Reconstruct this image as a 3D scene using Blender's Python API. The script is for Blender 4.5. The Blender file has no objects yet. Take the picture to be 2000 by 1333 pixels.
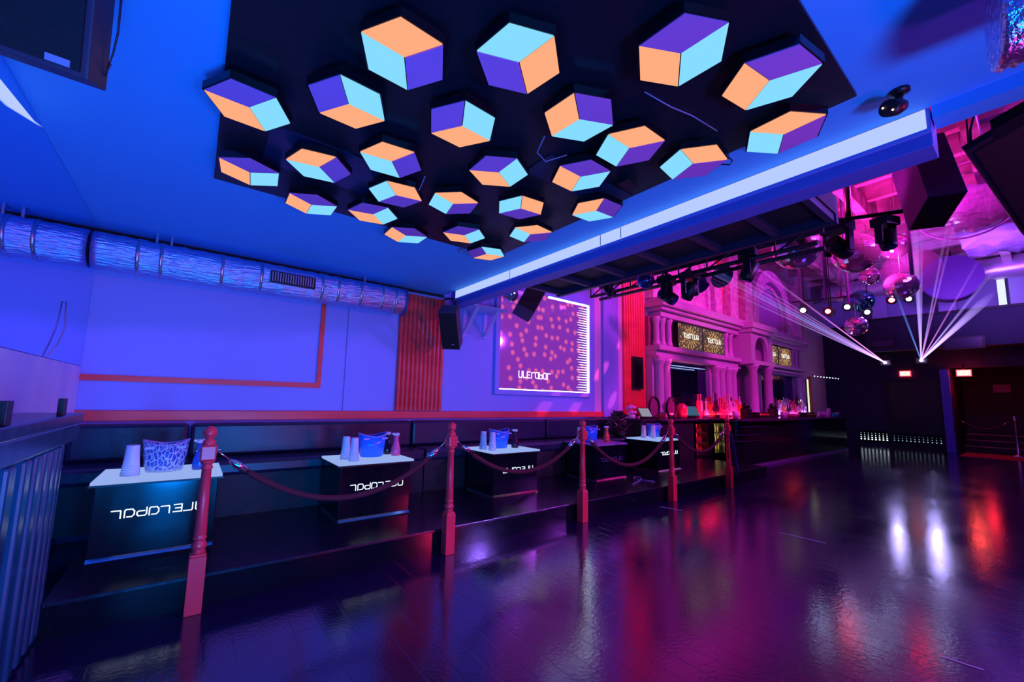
import bpy, bmesh, math, random
from mathutils import Vector, Matrix
random.seed(7)
S = bpy.context.scene
COL = S.collection
PI = math.pi

# ------------------------------------------------------------------ camera
cam = bpy.data.cameras.new('camera'); cam_ob = bpy.data.objects.new('camera', cam); COL.objects.link(cam_ob)
yaw, pitch, roll = 0.6421, 0.1137, 0.0230
fw = Vector((math.sin(yaw)*math.cos(pitch), math.cos(yaw)*math.cos(pitch), math.sin(pitch)))
rt = Vector((math.cos(yaw), -math.sin(yaw), 0)); up = rt.cross(fw)
r2 = math.cos(roll)*rt + math.sin(roll)*up; u2 = -math.sin(roll)*rt + math.cos(roll)*up
cam_ob.matrix_world = Matrix(((r2.x, u2.x, -fw.x, 0), (r2.y, u2.y, -fw.y, 0), (r2.z, u2.z, -fw.z, 1.2), (0, 0, 0, 1)))
cam.sensor_width = 36; cam.lens = 799.25*36/2000
cam.shift_x = 0.0102; cam.shift_y = 0.0121; cam.clip_start = 0.02; cam.clip_end = 100
S.camera = cam_ob

# ------------------------------------------------------------------ world and exposure
w = bpy.data.worlds.new('world'); S.world = w; w.use_nodes = True
w.node_tree.nodes['Background'].inputs[0].default_value = (0.02, 0.02, 0.1, 1)
w.node_tree.nodes['Background'].inputs[1].default_value = 0.05
vs = S.view_settings; vs.view_transform = 'Standard'; vs.look = 'None'; vs.gamma = 1; vs.use_curve_mapping = False
vs.exposure = 0.0

# ------------------------------------------------------------------ stage lights of the club and added unseen fills
def aim(o, target):
    d = Vector(target) - o.location
    o.rotation_euler = d.to_track_quat('-Z', 'Y').to_euler()
def spot(name, loc, target, color, power, angle=60, blend=0.5, radius=0.15):
    l = bpy.data.lights.new(name, 'SPOT'); l.color = color; l.energy = power
    l.spot_size = math.radians(angle); l.spot_blend = blend; l.shadow_soft_size = radius
    o = bpy.data.objects.new(name, l); COL.objects.link(o); o.location = loc; aim(o, target); return o
def area(name, loc, target, color, power, sx, sy):
    l = bpy.data.lights.new(name, 'AREA'); l.color = color; l.energy = power
    l.shape = 'RECTANGLE'; l.size = sx; l.size_y = sy
    o = bpy.data.objects.new(name, l); COL.objects.link(o); o.location = loc; aim(o, target); return o
BLUE = (0.0, 0.23, 1.0); VIO = (0.42, 0.10, 1.0); MAG = (1.0, 0.03, 0.55); RED = (1.0, 0.02, 0.10); PUR = (0.5, 0.06, 1.0)
# added unseen blue fills low on the lounge side, aimed at ceiling and wall
spot('blue_fill_light', (-0.1, 0.9, 0.45), (0.7, 3.6, 2.57), BLUE, 120, 125, 0.8, 0.3)
spot('blue_fill_light', (0.9, -1.6, 0.35), (0.9, 3.2, 2.57), BLUE, 370, 120, 0.8, 0.3)
spot('blue_fill_light', (-0.2, -2.6, 0.6), (0.6, 4.7, 1.6), BLUE, 120, 80, 0.8, 0.3)
# unseen violet hall key, shining under the beam on to the lounge wall
spot('violet_unseen_light', (6.5, -3.5, 3.12), (1.0, 4.6, 1.5), (0.28, 0.13, 1.0), 780, 62, 0.5, 0.08)
spot('laser_glare_light', (16.9, 2.964, 2.60), (7.0, 1.3, 0), (0.45, 0.4, 1.0), 28, 40, 0.6, 0.05)  # spots added at the two lasers to streak the glossy floor
spot('laser_glare_light', (16.9, 2.173, 2.60), (7.0, 0.9, 0), (0.45, 0.4, 1.0), 42, 40, 0.6, 0.05)
area('violet_floor_fill', (8.5, -1.5, 5.3), (8.5, 1.0, 0), (0.22, 0.06, 1.0), 170, 3.0, 1.0)  # added unseen fill that tints the hall floor violet
for tx, tz in ((4.40, 1.10), (5.12, 1.12), (5.95, 1.15), (6.20, 2.22), (5.72, 1.72), (7.22, 1.35)):
    spot('red_beam_light', (8.2, 3.1, 4.3), (tx, 4.75, tz), (1.0, 0.06, 0.2), 1600, 2.4, 0.5, 0.02)
spot('red_post_fill', (2.2, -2.4, 0.8), (2.0, 2.92, 0.5), (1.0, 0.01, 0.06), 60, 90, 0.8, 0.2)  # added unseen spot to redden the rope posts
spot('violet_unseen_light', (2.4, -1.4, 0.4), (1.5, 1.4, 2.57), (1.0, 0.03, 0.5), 60, 80, 0.9, 0.2)  # added unseen uplight tinting the unlit lamp faces and the ceiling
spot('blue_cap_fill', (1.5, 0.3, 2.35), (-0.5, 2.6, 0.75), BLUE, 45, 40, 0.8, 0.08)  # added unseen spot to brighten the half wall
spot('violet_unseen_light', (9.0, -2.8, 3.4), (3.2, 4.6, 1.5), (0.50, 0.06, 1.0), 620, 46, 0.7, 0.15)  # unseen violet spot on the wall towards the dotted mirror
# added unseen red fill from the front that catches the posts and the wood
spot('red_fill_light', (5.2, -3.6, 2.2), (1.2, 4.2, 0.9), (1.0, 0.02, 0.16), 250, 75, 0.8, 0.3)
# magenta and red washes on the bar wall
spot('magenta_wash_light', (8.0, -0.5, 5.0), (8.6, 4.6, 2.4), MAG, 1150, 75, 0.7, 0.2)
spot('magenta_wash_light', (13.0, 0.0, 5.0), (12.6, 4.6, 3.4), (0.7, 0.03, 0.9), 1000, 70, 0.7, 0.2)
spot('magenta_wash_light', (5.4, 0.6, 4.8), (5.6, 4.7, 2.8), (1.0, 0.03, 0.6), 190, 70, 0.8, 0.2)
area('red_bar_light', (8.9, 4.2, 1.0), (8.9, 4.42, 1.5), (1.0, 0.02, 0.06), 20, 2.6, 0.05)
area('violet_bar_light', (13.2, 4.2, 1.0), (13.2, 4.42, 1.5), (0.5, 0.3, 1.0), 14, 2.2, 0.05)
# rafters lit from below
spot('rafter_light', (6.0, 1.5, 3.4), (7.5, 1.0, 5.6), (1.0, 0.02, 0.35), 260, 130, 0.6, 0.1)
spot('rafter_light', (10.0, 1.8, 3.5), (10.5, 1.4, 5.6), (1.0, 0.03, 0.6), 330, 140, 0.6, 0.1)
spot('rafter_light', (13.0, 0.8, 3.6), (14.5, 0.6, 5.6), (0.4, 0.12, 1.0), 330, 140, 0.6, 0.1)
spot('rafter_light', (15.0, 0.5, 3.9), (17.9, 0.4, 4.8), (0.35, 0.15, 1.0), 100, 120, 0.6, 0.1)
spot('blue_hall_light', (11.0, -1.0, 5.0), (17.0, 3.4, 1.0), (0.02, 0.06, 1.0), 330, 44, 0.8, 0.2)

# ------------------------------------------------------------------ materials
def mat(name, color=(0.8, 0.8, 0.8), rough=0.5, metal=0.0, emit=None, strength=1.0, bump=None, spec=0.5, alpha=None, trans=0.0, coat=0.0):
    m = bpy.data.materials.new(name); m.use_nodes = True
    nt = m.node_tree; b = nt.nodes['Principled BSDF']
    b.inputs['Base Color'].default_value = (*color, 1); b.inputs['Roughness'].default_value = rough
    b.inputs['Metallic'].default_value = metal
    b.inputs['Specular IOR Level'].default_value = spec
    b.inputs['Transmission Weight'].default_value = trans
    b.inputs['Coat Weight'].default_value = coat
    if alpha is not None: b.inputs['Alpha'].default_value = alpha
    if emit: b.inputs['Emission Color'].default_value = (*emit, 1); b.inputs['Emission Strength'].default_value = strength
    if bump:
        scale, amt = bump[0], bump[1]
        tc = nt.nodes.new('ShaderNodeTexCoord'); mp = nt.nodes.new('ShaderNodeMapping')
        if len(bump) > 2: mp.inputs['Scale'].default_value = bump[2]
        n = nt.nodes.new('ShaderNodeTexNoise'); n.inputs['Scale'].default_value = scale; n.inputs['Detail'].default_value = 5
        bp = nt.nodes.new('ShaderNodeBump'); bp.inputs['Strength'].default_value = amt; bp.inputs['Distance'].default_value = 0.02
        nt.links.new(tc.outputs['Object'], mp.inputs[0]); nt.links.new(mp.outputs[0], n.inputs['Vector'])
        nt.links.new(n.outputs['Fac'], bp.inputs['Height']); nt.links.new(bp.outputs[0], b.inputs['Normal'])
    return m
def emis(name, color, strength=1.0):
    m = bpy.data.materials.new(name); m.use_nodes = True; nt = m.node_tree; nt.nodes.clear()
    e = nt.nodes.new('ShaderNodeEmission'); e.inputs[0].default_value = (*color, 1); e.inputs[1].default_value = strength
    o = nt.nodes.new('ShaderNodeOutputMaterial'); nt.links.new(e.outputs[0], o.inputs[0]); return m
def vary(m, c1, c2, scale=2.0, vec=(1, 1, 1), detail=4, lo=0.35, hi=0.65):
    nt = m.node_tree; b = nt.nodes['Principled BSDF']
    tc = nt.nodes.new('ShaderNodeTexCoord'); mp = nt.nodes.new('ShaderNodeMapping'); mp.inputs['Scale'].default_value = vec
    n = nt.nodes.new('ShaderNodeTexNoise'); n.inputs['Scale'].default_value = scale; n.inputs['Detail'].default_value = detail
    r = nt.nodes.new('ShaderNodeValToRGB'); r.color_ramp.elements[0].color = (*c1, 1); r.color_ramp.elements[1].color = (*c2, 1)
    r.color_ramp.elements[0].position = lo; r.color_ramp.elements[1].position = hi
    nt.links.new(tc.outputs['Object'], mp.inputs[0]); nt.links.new(mp.outputs[0], n.inputs['Vector'])
    nt.links.new(n.outputs['Fac'], r.inputs[0]); nt.links.new(r.outputs[0], b.inputs['Base Color']); return m

M_ceil = mat('ceiling_paint', (0.08, 0.46, 1.0), 0.75, bump=(6, 0.05))
M_wall = mat('lounge_wall_paint', (0.30, 0.42, 0.95), 0.7, bump=(8, 0.03))
M_bay = mat('bar_wall_paint', (0.75, 0.6, 0.8), 0.6, bump=(9, 0.05))
M_dark = mat('black_paint', (0.012, 0.012, 0.02), 0.6)
M_darkg = mat('black_gloss', (0.006, 0.006, 0.012), 0.12)
M_farw = mat('dark_brick_wall', (0.022, 0.022, 0.07), 0.7, bump=(14, 0.4, (1, 1, 3)))
M_panel = mat('black_ceiling_sheet', (0.006, 0.008, 0.02), 0.45, bump=(3, 0.5))
M_wood = vary(mat('red_stained_wood', (0.9, 0.14, 0.12), 0.35, bump=(20, 0.05, (0.3, 1, 1))), (0.85, 0.06, 0.06), (1.0, 0.10, 0.09), 3, (0.4, 2, 2))
M_post = mat('red_mahogany_varnish', (1.0, 0.04, 0.07), 0.3)
M_dwood = vary(mat('dark_varnished_wood', (0.02, 0.02, 0.05), 0.25, bump=(12, 0.1, (1, 1, .2))), (0.008, 0.045, 0.11), (0.015, 0.09, 0.17), 4, (2, 2, .3))
M_leather = mat('dark_blue_leather', (0.012, 0.015, 0.05), 0.35, bump=(25, 0.08))
M_foil = mat('crinkled_silver_foil', (0.5, 0.68, 1.0), 0.28, 1.0, bump=(60, 1.0, (0.12, 1, 1)))
M_chrome = mat('chrome', (0.85, 0.85, 0.9), 0.12, 1.0)
M_steel = mat('brushed_steel', (0.6, 0.62, 0.7), 0.3, 1.0)
M_mirror = mat('mirror_glass', (0.75, 0.8, 0.9), 0.02, 1.0)
M_ball = mat('mirror_tiles', (0.85, 0.75, 0.9), 0.08, 0.85)
M_black = mat('black_plastic', (0.008, 0.008, 0.014), 0.4)
M_grille = mat('black_speaker_grille', (0.004, 0.004, 0.008), 0.55, bump=(300, 0.3))
M_cab = mat('speaker_cabinet_paint', (0.05, 0.03, 0.07), 0.5)
M_white = mat('white_plastic', (0.8, 0.8, 0.85), 0.35)
M_bracket = mat('pale_bracket_paint', (0.5, 0.55, 0.95), 0.5)
M_board = vary(mat('white_board', (0.75, 0.75, 1.0), 0.5), (0.55, 0.55, 0.95), (0.8, 0.8, 1.0), 1.5)
M_frost = mat('frosted_diffuser', (0.80, 0.22, 0.70), 0.5)
M_or = emis('orange_led', (1.0, 0.42, 0.22), 1.0); M_cy = emis('cyan_led', (0.24, 0.72, 1.0), 1.0)
M_strip = emis('blue_white_led_strip', (0.46, 0.58, 1.0), 1.05)
M_soffit = mat('beam_blue_paint', (0.10, 0.14, 0.6), 0.5)
M_top = emis('lit_table_top', (0.36, 0.50, 1.0), 0.85)
M_topoff = mat('unlit_table_top', (0.45, 0.25, 0.6), 0.3)
M_text = emis('lit_lettering', (0.75, 0.85, 1.0), 1.6)
M_textoff = mat('unlit_lettering', (0.25, 0.15, 0.35), 0.4)
M_cup = mat('frosted_cup', (0.75, 0.8, 1.0), 0.3, trans=0.0)
M_bucket = mat('blue_acrylic', (0.02, 0.22, 0.95), 0.2)
M_buckin = mat('pale_rim_acrylic', (0.5, 0.35, 0.8), 0.3)
M_carD = mat('dark_juice', (0.03, 0.01, 0.04), 0.1)
M_carP = mat('pink_juice', (0.9, 0.12, 0.35), 0.2)
M_carO = mat('orange_juice', (1.0, 0.12, 0.06), 0.2)
M_carB = mat('blue_glass_carafe', (0.03, 0.12, 0.6), 0.1)
M_rope = mat('dark_red_velvet', (0.10, 0.006, 0.015), 0.85)
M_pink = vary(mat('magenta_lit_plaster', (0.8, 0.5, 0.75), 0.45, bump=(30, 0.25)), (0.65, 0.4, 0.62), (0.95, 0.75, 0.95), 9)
M_plaster = mat('ornate_plaster', (0.62, 0.42, 0.70), 0.35, bump=(16, 0.25))
M_redp = mat('red_panel_paint', (0.9, 0.05, 0.2), 0.5)
M_winm = mat('dark_bar_mirror', (0.05, 0.06, 0.25), 0.08, 0.9, bump=(3, 0.3, (3, 1, .4)))
M_counter = mat('bar_counter_top', (0.06, 0.02, 0.08), 0.15)
M_plank = vary(mat('roof_planks', (0.6, 0.3, 0.45), 0.6), (0.30, 0.10, 0.2), (0.9, 0.6, 0.8), 2.2, (3.0, .3, 1), 6)
M_raft = vary(mat('rafter_timber', (0.7, 0.35, 0.5), 0.6), (0.35, 0.12, 0.2), (0.9, 0.6, 0.75), 2.5, (1, .4, 1), 5)
M_plas = mat('hanging_plastic_sheet', (0.6, 0.4, 0.9), 0.15, 0.3, bump=(5, 1.0, (.5, 2, 1)))
M_lilac = mat('lilac_paint', (0.5, 0.42, 0.9), 0.6)
M_exit = emis('exit_sign_red', (1.0, 0.03, 0.05), 4); M_exitw = emis('exit_sign_face', (1.0, 0.42, 0.34), 3)
M_exitd = mat('exit_letters', (0.25, 0.0, 0.01), 0.4)
M_dot = emis('white_led_dot', (0.7, 0.85, 1.0), 2.0)
M_lred = emis('red_lamp_face', (1.0, 0.03, 0.06), 60); M_lwh = emis('white_lamp_face', (0.5, 0.55, 1.0), 40)
M_laser = emis('laser_aperture', (0.85, 0.75, 1.0), 40)
M_ledrefl = emis('edge_reflection_glow', (0.8, 0.95, 0.95), 1.5); M_leds = emis('mirror_edge_strip', (0.75, 0.9, 1.0), 6.0)
M_glass = mat('clear_bubble_glass', (0.8, 0.6, 1.0), 0.03, alpha=0.28)
M_leaf = mat('dark_leaf', (0.01, 0.025, 0.02), 0.5)
M_flower = mat('pale_petals', (0.8, 0.45, 0.8), 0.6)
M_tape = mat('white_floor_tape', (0.6, 0.6, 0.75), 0.5)
M_screen = emis('grey_tablet_screen', (0.50, 0.45, 0.6), 0.6)
M_screen2 = emis('teal_tablet_screen', (0.1, 0.25, 0.42), 0.45)
M_redled = emis('red_cooler_light', (1.0, 0.03, 0.08), 1.5)
M_yel = emis('warm_cooler_light', (1.0, 0.8, 0.3), 2.2)
M_tubew = emis('white_tube_light', (0.65, 0.7, 1.0), 1.3)
M_redc = mat('red_carpet', (0.5, 0.01, 0.03), 0.7)
M_cable = mat('dark_cable', (0.02, 0.02, 0.05), 0.5)
M_cablel = mat('pale_cable', (0.35, 0.3, 0.55), 0.5)

def floor_mat(name, base, rlo, rhi, plank=0.13, gloss=0.5):
    m = mat(name, base, 0.2, spec=gloss); nt = m.node_tree; b = nt.nodes['Principled BSDF']; L = nt.links
    tc = nt.nodes.new('ShaderNodeTexCoord')
    b.inputs['IOR'].default_value = 2.1
    n = nt.nodes.new('ShaderNodeTexNoise'); n.inputs['Scale'].default_value = 1.3; n.inputs['Detail'].default_value = 8; n.inputs['Roughness'].default_value = 0.7
    L.new(tc.outputs['Object'], n.inputs['Vector'])
    mr = nt.nodes.new('ShaderNodeMapRange'); mr.inputs['From Min'].default_value = 0.3; mr.inputs['From Max'].default_value = 0.7
    mr.inputs['To Min'].default_value = rlo; mr.inputs['To Max'].default_value = rhi
    L.new(n.outputs['Fac'], mr.inputs['Value']); L.new(mr.outputs[0], b.inputs['Roughness'])
    mp = nt.nodes.new('ShaderNodeMapping'); mp.inputs['Rotation'].default_value = (0, 0, math.radians(90)); L.new(tc.outputs['Object'], mp.inputs[0])
    br = nt.nodes.new('ShaderNodeTexBrick'); br.inputs['Scale'].default_value = 1.0; br.inputs['Brick Width'].default_value = 1.6
    br.inputs['Row Height'].default_value = plank; br.inputs['Mortar Size'].default_value = 0.004; br.inputs['Mortar Smooth'].default_value = 0.6
    br.inputs['Color1'].default_value = (1, 1, 1, 1); br.inputs['Color2'].default_value = (0.9, 0.9, 0.9, 1); br.inputs['Mortar'].default_value = (0, 0, 0, 1)
    L.new(mp.outputs[0], br.inputs['Vector'])
    n2 = nt.nodes.new('ShaderNodeTexNoise'); n2.inputs['Scale'].default_value = 48; n2.inputs['Detail'].default_value = 4
    L.new(tc.outputs['Object'], n2.inputs['Vector'])
    ma = nt.nodes.new('ShaderNodeMath'); ma.operation = 'MULTIPLY_ADD'; ma.inputs[1].default_value = 0.8
    mb = nt.nodes.new('ShaderNodeMath'); mb.operation = 'MULTIPLY'; mb.inputs[1].default_value = 0.35; L.new(br.outputs['Color'], mb.inputs[0])
    L.new(n2.outputs['Fac'], ma.inputs[0]); L.new(mb.outputs[0], ma.inputs[2])
    bp = nt.nodes.new('ShaderNodeBump'); bp.inputs['Strength'].default_value = 0.30; bp.inputs['Distance'].default_value = 0.003
    L.new(ma.outputs[0], bp.inputs['Height']); L.new(bp.outputs[0], b.inputs['Normal'])
    return m
M_floor = floor_mat('dark_glossy_dance_floor', (0.016, 0.006, 0.05), 0.07, 0.20, 0.13, 0.5)
M_plat = floor_mat('dark_platform_boards', (0.008, 0.004, 0.02), 0.14, 0.28, 0.12, 0.35)

def tv_mat():
    m = bpy.data.materials.new('gold_fireworks_screen'); m.use_nodes = True; nt = m.node_tree; nt.nodes.clear(); L = nt.links
    tc = nt.nodes.new('ShaderNodeTexCoord')
    v = nt.nodes.new('ShaderNodeTexVoronoi'); v.inputs['Scale'].default_value = 16; L.new(tc.outputs['Object'], v.inputs['Vector'])
    r = nt.nodes.new('ShaderNodeValToRGB'); e = r.color_ramp.elements
    e[0].position = 0.10; e[0].color = (1.0, 0.62, 0.25, 1); e[1].position = 0.42; e[1].color = (0.085, 0.05, 0.055, 1); k_ = e.new(0.24); k_.color = (0.5, 0.16, 0.05, 1)
    L.new(v.outputs['Distance'], r.inputs[0])
    em = nt.nodes.new('ShaderNodeEmission'); em.inputs[1].default_value = 1.0; L.new(r.outputs[0], em.inputs[0])
    o = nt.nodes.new('ShaderNodeOutputMaterial'); L.new(em.outputs[0], o.inputs[0]); return m
M_tv = tv_mat()
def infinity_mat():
    m = bpy.data.materials.new('glowing_dot_mirror'); m.use_nodes = True; nt = m.node_tree; nt.nodes.clear(); L = nt.links
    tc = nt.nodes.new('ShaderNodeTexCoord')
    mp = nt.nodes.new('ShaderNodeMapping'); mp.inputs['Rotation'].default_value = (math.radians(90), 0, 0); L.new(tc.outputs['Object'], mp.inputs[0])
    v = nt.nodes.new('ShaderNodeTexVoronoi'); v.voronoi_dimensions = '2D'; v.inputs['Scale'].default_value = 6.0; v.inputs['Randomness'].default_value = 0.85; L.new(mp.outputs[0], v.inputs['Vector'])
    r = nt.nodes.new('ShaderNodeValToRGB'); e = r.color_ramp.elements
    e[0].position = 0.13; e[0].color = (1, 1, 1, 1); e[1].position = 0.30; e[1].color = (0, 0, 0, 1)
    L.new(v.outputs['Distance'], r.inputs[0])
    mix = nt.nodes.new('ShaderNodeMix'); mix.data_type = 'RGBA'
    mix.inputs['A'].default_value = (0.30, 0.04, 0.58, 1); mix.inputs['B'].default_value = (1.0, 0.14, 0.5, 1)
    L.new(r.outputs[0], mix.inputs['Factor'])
    em = nt.nodes.new('ShaderNodeEmission'); em.inputs[1].default_value = 0.75; L.new(mix.outputs['Result'], em.inputs[0])  # dots and violet ground of the panel are drawn as emission
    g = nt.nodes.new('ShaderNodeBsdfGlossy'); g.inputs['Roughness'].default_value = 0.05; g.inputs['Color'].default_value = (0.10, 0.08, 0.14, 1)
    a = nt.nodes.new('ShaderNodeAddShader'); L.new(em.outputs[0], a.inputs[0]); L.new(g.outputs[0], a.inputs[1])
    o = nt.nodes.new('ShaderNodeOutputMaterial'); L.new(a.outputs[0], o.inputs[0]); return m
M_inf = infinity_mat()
def etched_mat():
    m = bpy.data.materials.new('etched_clear_bucket'); m.use_nodes = True; nt = m.node_tree; b = nt.nodes['Principled BSDF']; L = nt.links
    tc = nt.nodes.new('ShaderNodeTexCoord')
    v = nt.nodes.new('ShaderNodeTexVoronoi'); v.feature = 'DISTANCE_TO_EDGE'; v.inputs['Scale'].default_value = 42
    mp = nt.nodes.new('ShaderNodeMapping'); mp.inputs['Scale'].default_value = (1, 1, 0.55)
    L.new(tc.outputs['Object'], mp.inputs[0]); L.new(mp.outputs[0], v.inputs['Vector'])
    r = nt.nodes.new('ShaderNodeValToRGB'); e = r.color_ramp.elements
    e[0].position = 0.02; e[0].color = (1, 1, 1, 1); e[1].position = 0.07; e[1].color = (0.25, 0.25, 0.25, 1)
    L.new(v.outputs['Distance'], r.inputs[0]); L.new(r.outputs[0], b.inputs['Alpha'])
    r3 = nt.nodes.new('ShaderNodeValToRGB'); f = r3.color_ramp.elements
    f[0].position = 0.02; f[0].color = (0.8, 0.9, 1, 1); f[1].position = 0.07; f[1].color = (0.03, 0.2, 0.9, 1)
    L.new(v.outputs['Distance'], r3.inputs[0]); L.new(r3.outputs[0], b.inputs['Base Color'])
    b.inputs['Roughness'].default_value = 0.2; return m
M_etch = etched_mat()
def haze_mat(name, color, strength, reach=11.5):
    m = bpy.data.materials.new(name); m.use_nodes = True; nt = m.node_tree; nt.nodes.clear()
    e = nt.nodes.new('ShaderNodeEmission'); e.inputs[0].default_value = (*color, 1); e.inputs[1].default_value = strength
    o = nt.nodes.new('ShaderNodeOutputMaterial'); 
    tc = nt.nodes.new('ShaderNodeTexCoord'); ln = nt.nodes.new('ShaderNodeVectorMath'); ln.operation = 'LENGTH'
    mr = nt.nodes.new('ShaderNodeMapRange'); mr.inputs['From Min'].default_value = 0; mr.inputs['From Max'].default_value = reach
    mr.inputs['To Min'].default_value = 1; mr.inputs['To Max'].default_value = 0
    pw = nt.nodes.new('ShaderNodeMath'); pw.operation = 'POWER'; pw.inputs[1].default_value = 2.0
    ml = nt.nodes.new('ShaderNodeMath'); ml.operation = 'MULTIPLY'; ml.inputs[1].default_value = strength
    nt.links.new(tc.outputs['Object'], ln.inputs[0]); nt.links.new(ln.outputs['Value'], mr.inputs['Value']); nt.links.new(mr.outputs[0], pw.inputs[0])
    nt.links.new(pw.outputs[0], ml.inputs[0]); nt.links.new(ml.outputs[0], e.inputs[1]); nt.links.new(e.outputs[0], o.inputs['Volume']); return m

# ------------------------------------------------------------------ mesh helpers
def BM(): return bmesh.new()
def box(bm, x0, x1, y0, y1, z0, z1):
    v = [bm.verts.new((x, y, z)) for z in (z0, z1) for y in (y0, y1) for x in (x0, x1)]
    for f in ((0, 2, 3, 1), (4, 5, 7, 6), (0, 1, 5, 4), (2, 6, 7, 3), (0, 4, 6, 2), (1, 3, 7, 5)): bm.faces.new([v[i] for i in f])
    return v
def obox(bm, c, axes, lens):
    c = Vector(c); a = [Vector(x).normalized()*l for x, l in zip(axes, lens)]
    v = [bm.verts.new(c + a[0]*i + a[1]*j + a[2]*k) for k in (0, 1) for j in (0, 1) for i in (0, 1)]
    for f in ((0, 2, 3, 1), (4, 5, 7, 6), (0, 1, 5, 4), (2, 6, 7, 3), (0, 4, 6, 2), (1, 3, 7, 5)): bm.faces.new([v[i] for i in f])
    bmesh.ops.recalc_face_normals(bm, faces=bm.faces)
def bar(bm, a, b, w, h=None):
    a, b = Vector(a), Vector(b); d = (b-a); L = d.length; d.normalize(); h = h or w
    s = d.cross(Vector((0, 0, 1)));
    if s.length < 1e-3: s = Vector((1, 0, 0))
    s.normalize(); t = s.cross(d)
    obox(bm, a - s*w/2 - t*h/2, (d, s, t), (L, w, h))
def lathe(bm, prof, seg=20, c=(0, 0, 0), sx=1, sy=1, cap=True, smooth=True, rimwave=None):
    rings = []
    for i, (r, z) in enumerate(prof):
        ring = []
        for k in range(seg):
            a = 2*PI*k/seg
            zz = z + (rimwave(a, z) if rimwave else 0)
            ring.append(bm.verts.new((c[0]+r*sx*math.cos(a), c[1]+r*sy*math.sin(a), c[2]+zz)))
        rings.append(ring)
    for A, B in zip(rings, rings[1:]):
        for k in range(seg):
            f = bm.faces.new((A[k], A[(k+1) % seg], B[(k+1) % seg], B[k])); f.smooth = smooth
    if cap:
        bm.faces.new(rings[0][::-1]); bm.faces.new(rings[-1])
def tube(bm, pts, r, seg=8, radii=None):
    pts = [Vector(p) for p in pts]; rings = []
    for i, p in enumerate(pts):
        d = (pts[min(i+1, len(pts)-1)] - pts[max(i-1, 0)]).normalized()
        s = d.cross(Vector((0, 0, 1)))
        if s.length < 1e-3: s = Vector((1, 0, 0))
        s.normalize(); t = s.cross(d); rr = radii[i] if radii else r
        rings.append([bm.verts.new(p + (s*math.cos(2*PI*k/seg) + t*math.sin(2*PI*k/seg))*rr) for k in range(seg)])
    for A, B in zip(rings, rings[1:]):
        for k in range(seg):
            f = bm.faces.new((A[k], A[(k+1) % seg], B[(k+1) % seg], B[k])); f.smooth = True
    bm.faces.new(rings[0][::-1]); bm.faces.new(rings[-1])
def sphere(bm, c, r, u=24, v=14, smooth=True):
    prof = [(max(1e-4, r*math.sin(PI*i/v)), -r*math.cos(PI*i/v)) for i in range(v+1)]
    lathe(bm, prof, u, c, smooth=smooth)
def prism(bm, poly, z0, z1):
    a = [bm.verts.new((x, y, z0)) for x, y in poly]; b = [bm.verts.new((x, y, z1)) for x, y in poly]; n = len(poly)
    bm.faces.new(a[::-1]); bm.faces.new(b)
    for k in range(n): bm.faces.new((a[k], a[(k+1) % n], b[(k+1) % n], b[k]))
def obj(name, bm, m, parent=None, loc=None, bevel=0, kind=None, label=None):
    bmesh.ops.recalc_face_normals(bm, faces=bm.faces)
    me = bpy.data.meshes.new(name); bm.to_mesh(me); bm.free()
    me.materials.append(m)
    o = bpy.data.objects.new(name, me); COL.objects.link(o)
    if loc is not None: o.location = loc
    if parent is not None: o.parent = parent
    if bevel:
        md = o.modifiers.new('bevel', 'BEVEL'); md.width = bevel; md.segments = 2; md.limit_method = 'ANGLE'
    if kind: o['kind'] = kind
    if label: o['label'] = label
    return o
def tag(o, label, cat, group=None, kind=None):
    o['label'] = label; o['category'] = cat
    if group: o['group'] = group
    if kind: o['kind'] = kind
    return o
def thing(name, label, cat, loc=(0, 0, 0), rz=0, group=None):
    o = bpy.data.objects.new(name, None); COL.objects.link(o); o.location = loc; o.rotation_euler = (0, 0, rz); o.empty_display_size = 0.1
    return tag(o, label, cat, group)
def dup(root, loc, label=None, group=None, rz=None, scale=None):
    def cp(o, par):
        c = o.copy(); COL.objects.link(c); c.parent = par
        for ch in o.children: cp(ch, c)
        return c
    r = cp(root, None); r.location = loc
    if rz is not None: r.rotation_euler = (0, 0, rz)
    if scale: r.scale = (scale,)*3
    if label: r['label'] = label
    if group: r['group'] = group
    return r
def sbox(name, dims, m, bevel=0): 
    b = BM(); box(b, *dims); return obj(name, b, m, kind='structure', bevel=bevel)

# ------------------------------------------------------------------ the setting
W = 4.75; HC = 2.57; XL = -0.76; XF = 18.0; BEAM = 2.567; YB = -5.0; HH = 5.7
sbox('floor', (XL-.2, 21, YB-.2, W+.2, -0.1, 0), M_floor)
sbox('ceiling', (XL-.2, BEAM, YB, W, HC, HC+.1), M_ceil)
sbox('wall_left', (XL-.2, XL, YB, W+.2, 0, HH), M_wall)
b = BM(); box(b, XL, 5.6, W, W+.2, 0, HH); obj('wall_lounge', b, M_wall, kind='structure')
b = BM(); box(b, 5.6, 21, W, W+.2, 0, HH); obj('wall_bar', b, M_bay, kind='structure')
sbox('wall_right', (XL-.2, 21, YB-.2, YB, 0, HH), M_farw)
b = BM()
box(b, XF, XF+.3, 1.71, W, 0, 4.02); box(b, XF, XF+.3, YB, 0.30, 0, 4.02); box(b, XF, XF+.3, 0.30, 1.71, 2.46, 4.02)
obj('wall_far', b, M_farw, kind='structure')
sbox('wall_far_upper', (XF+.5, XF+.7, YB, W, 3.2, HH), M_lilac)
sbox('wall_alcove_back', (20.4, 20.6, YB, W, 0, 3.2), M_dark)
sbox('wall_alcove_side', (XF+.3, 20.4, 1.71, 1.81, 0, 3.2), M_dark)
sbox('ceiling_alcove', (XF+.3, 20.6, YB, W, 3.2, 3.3), M_dark)
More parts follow.
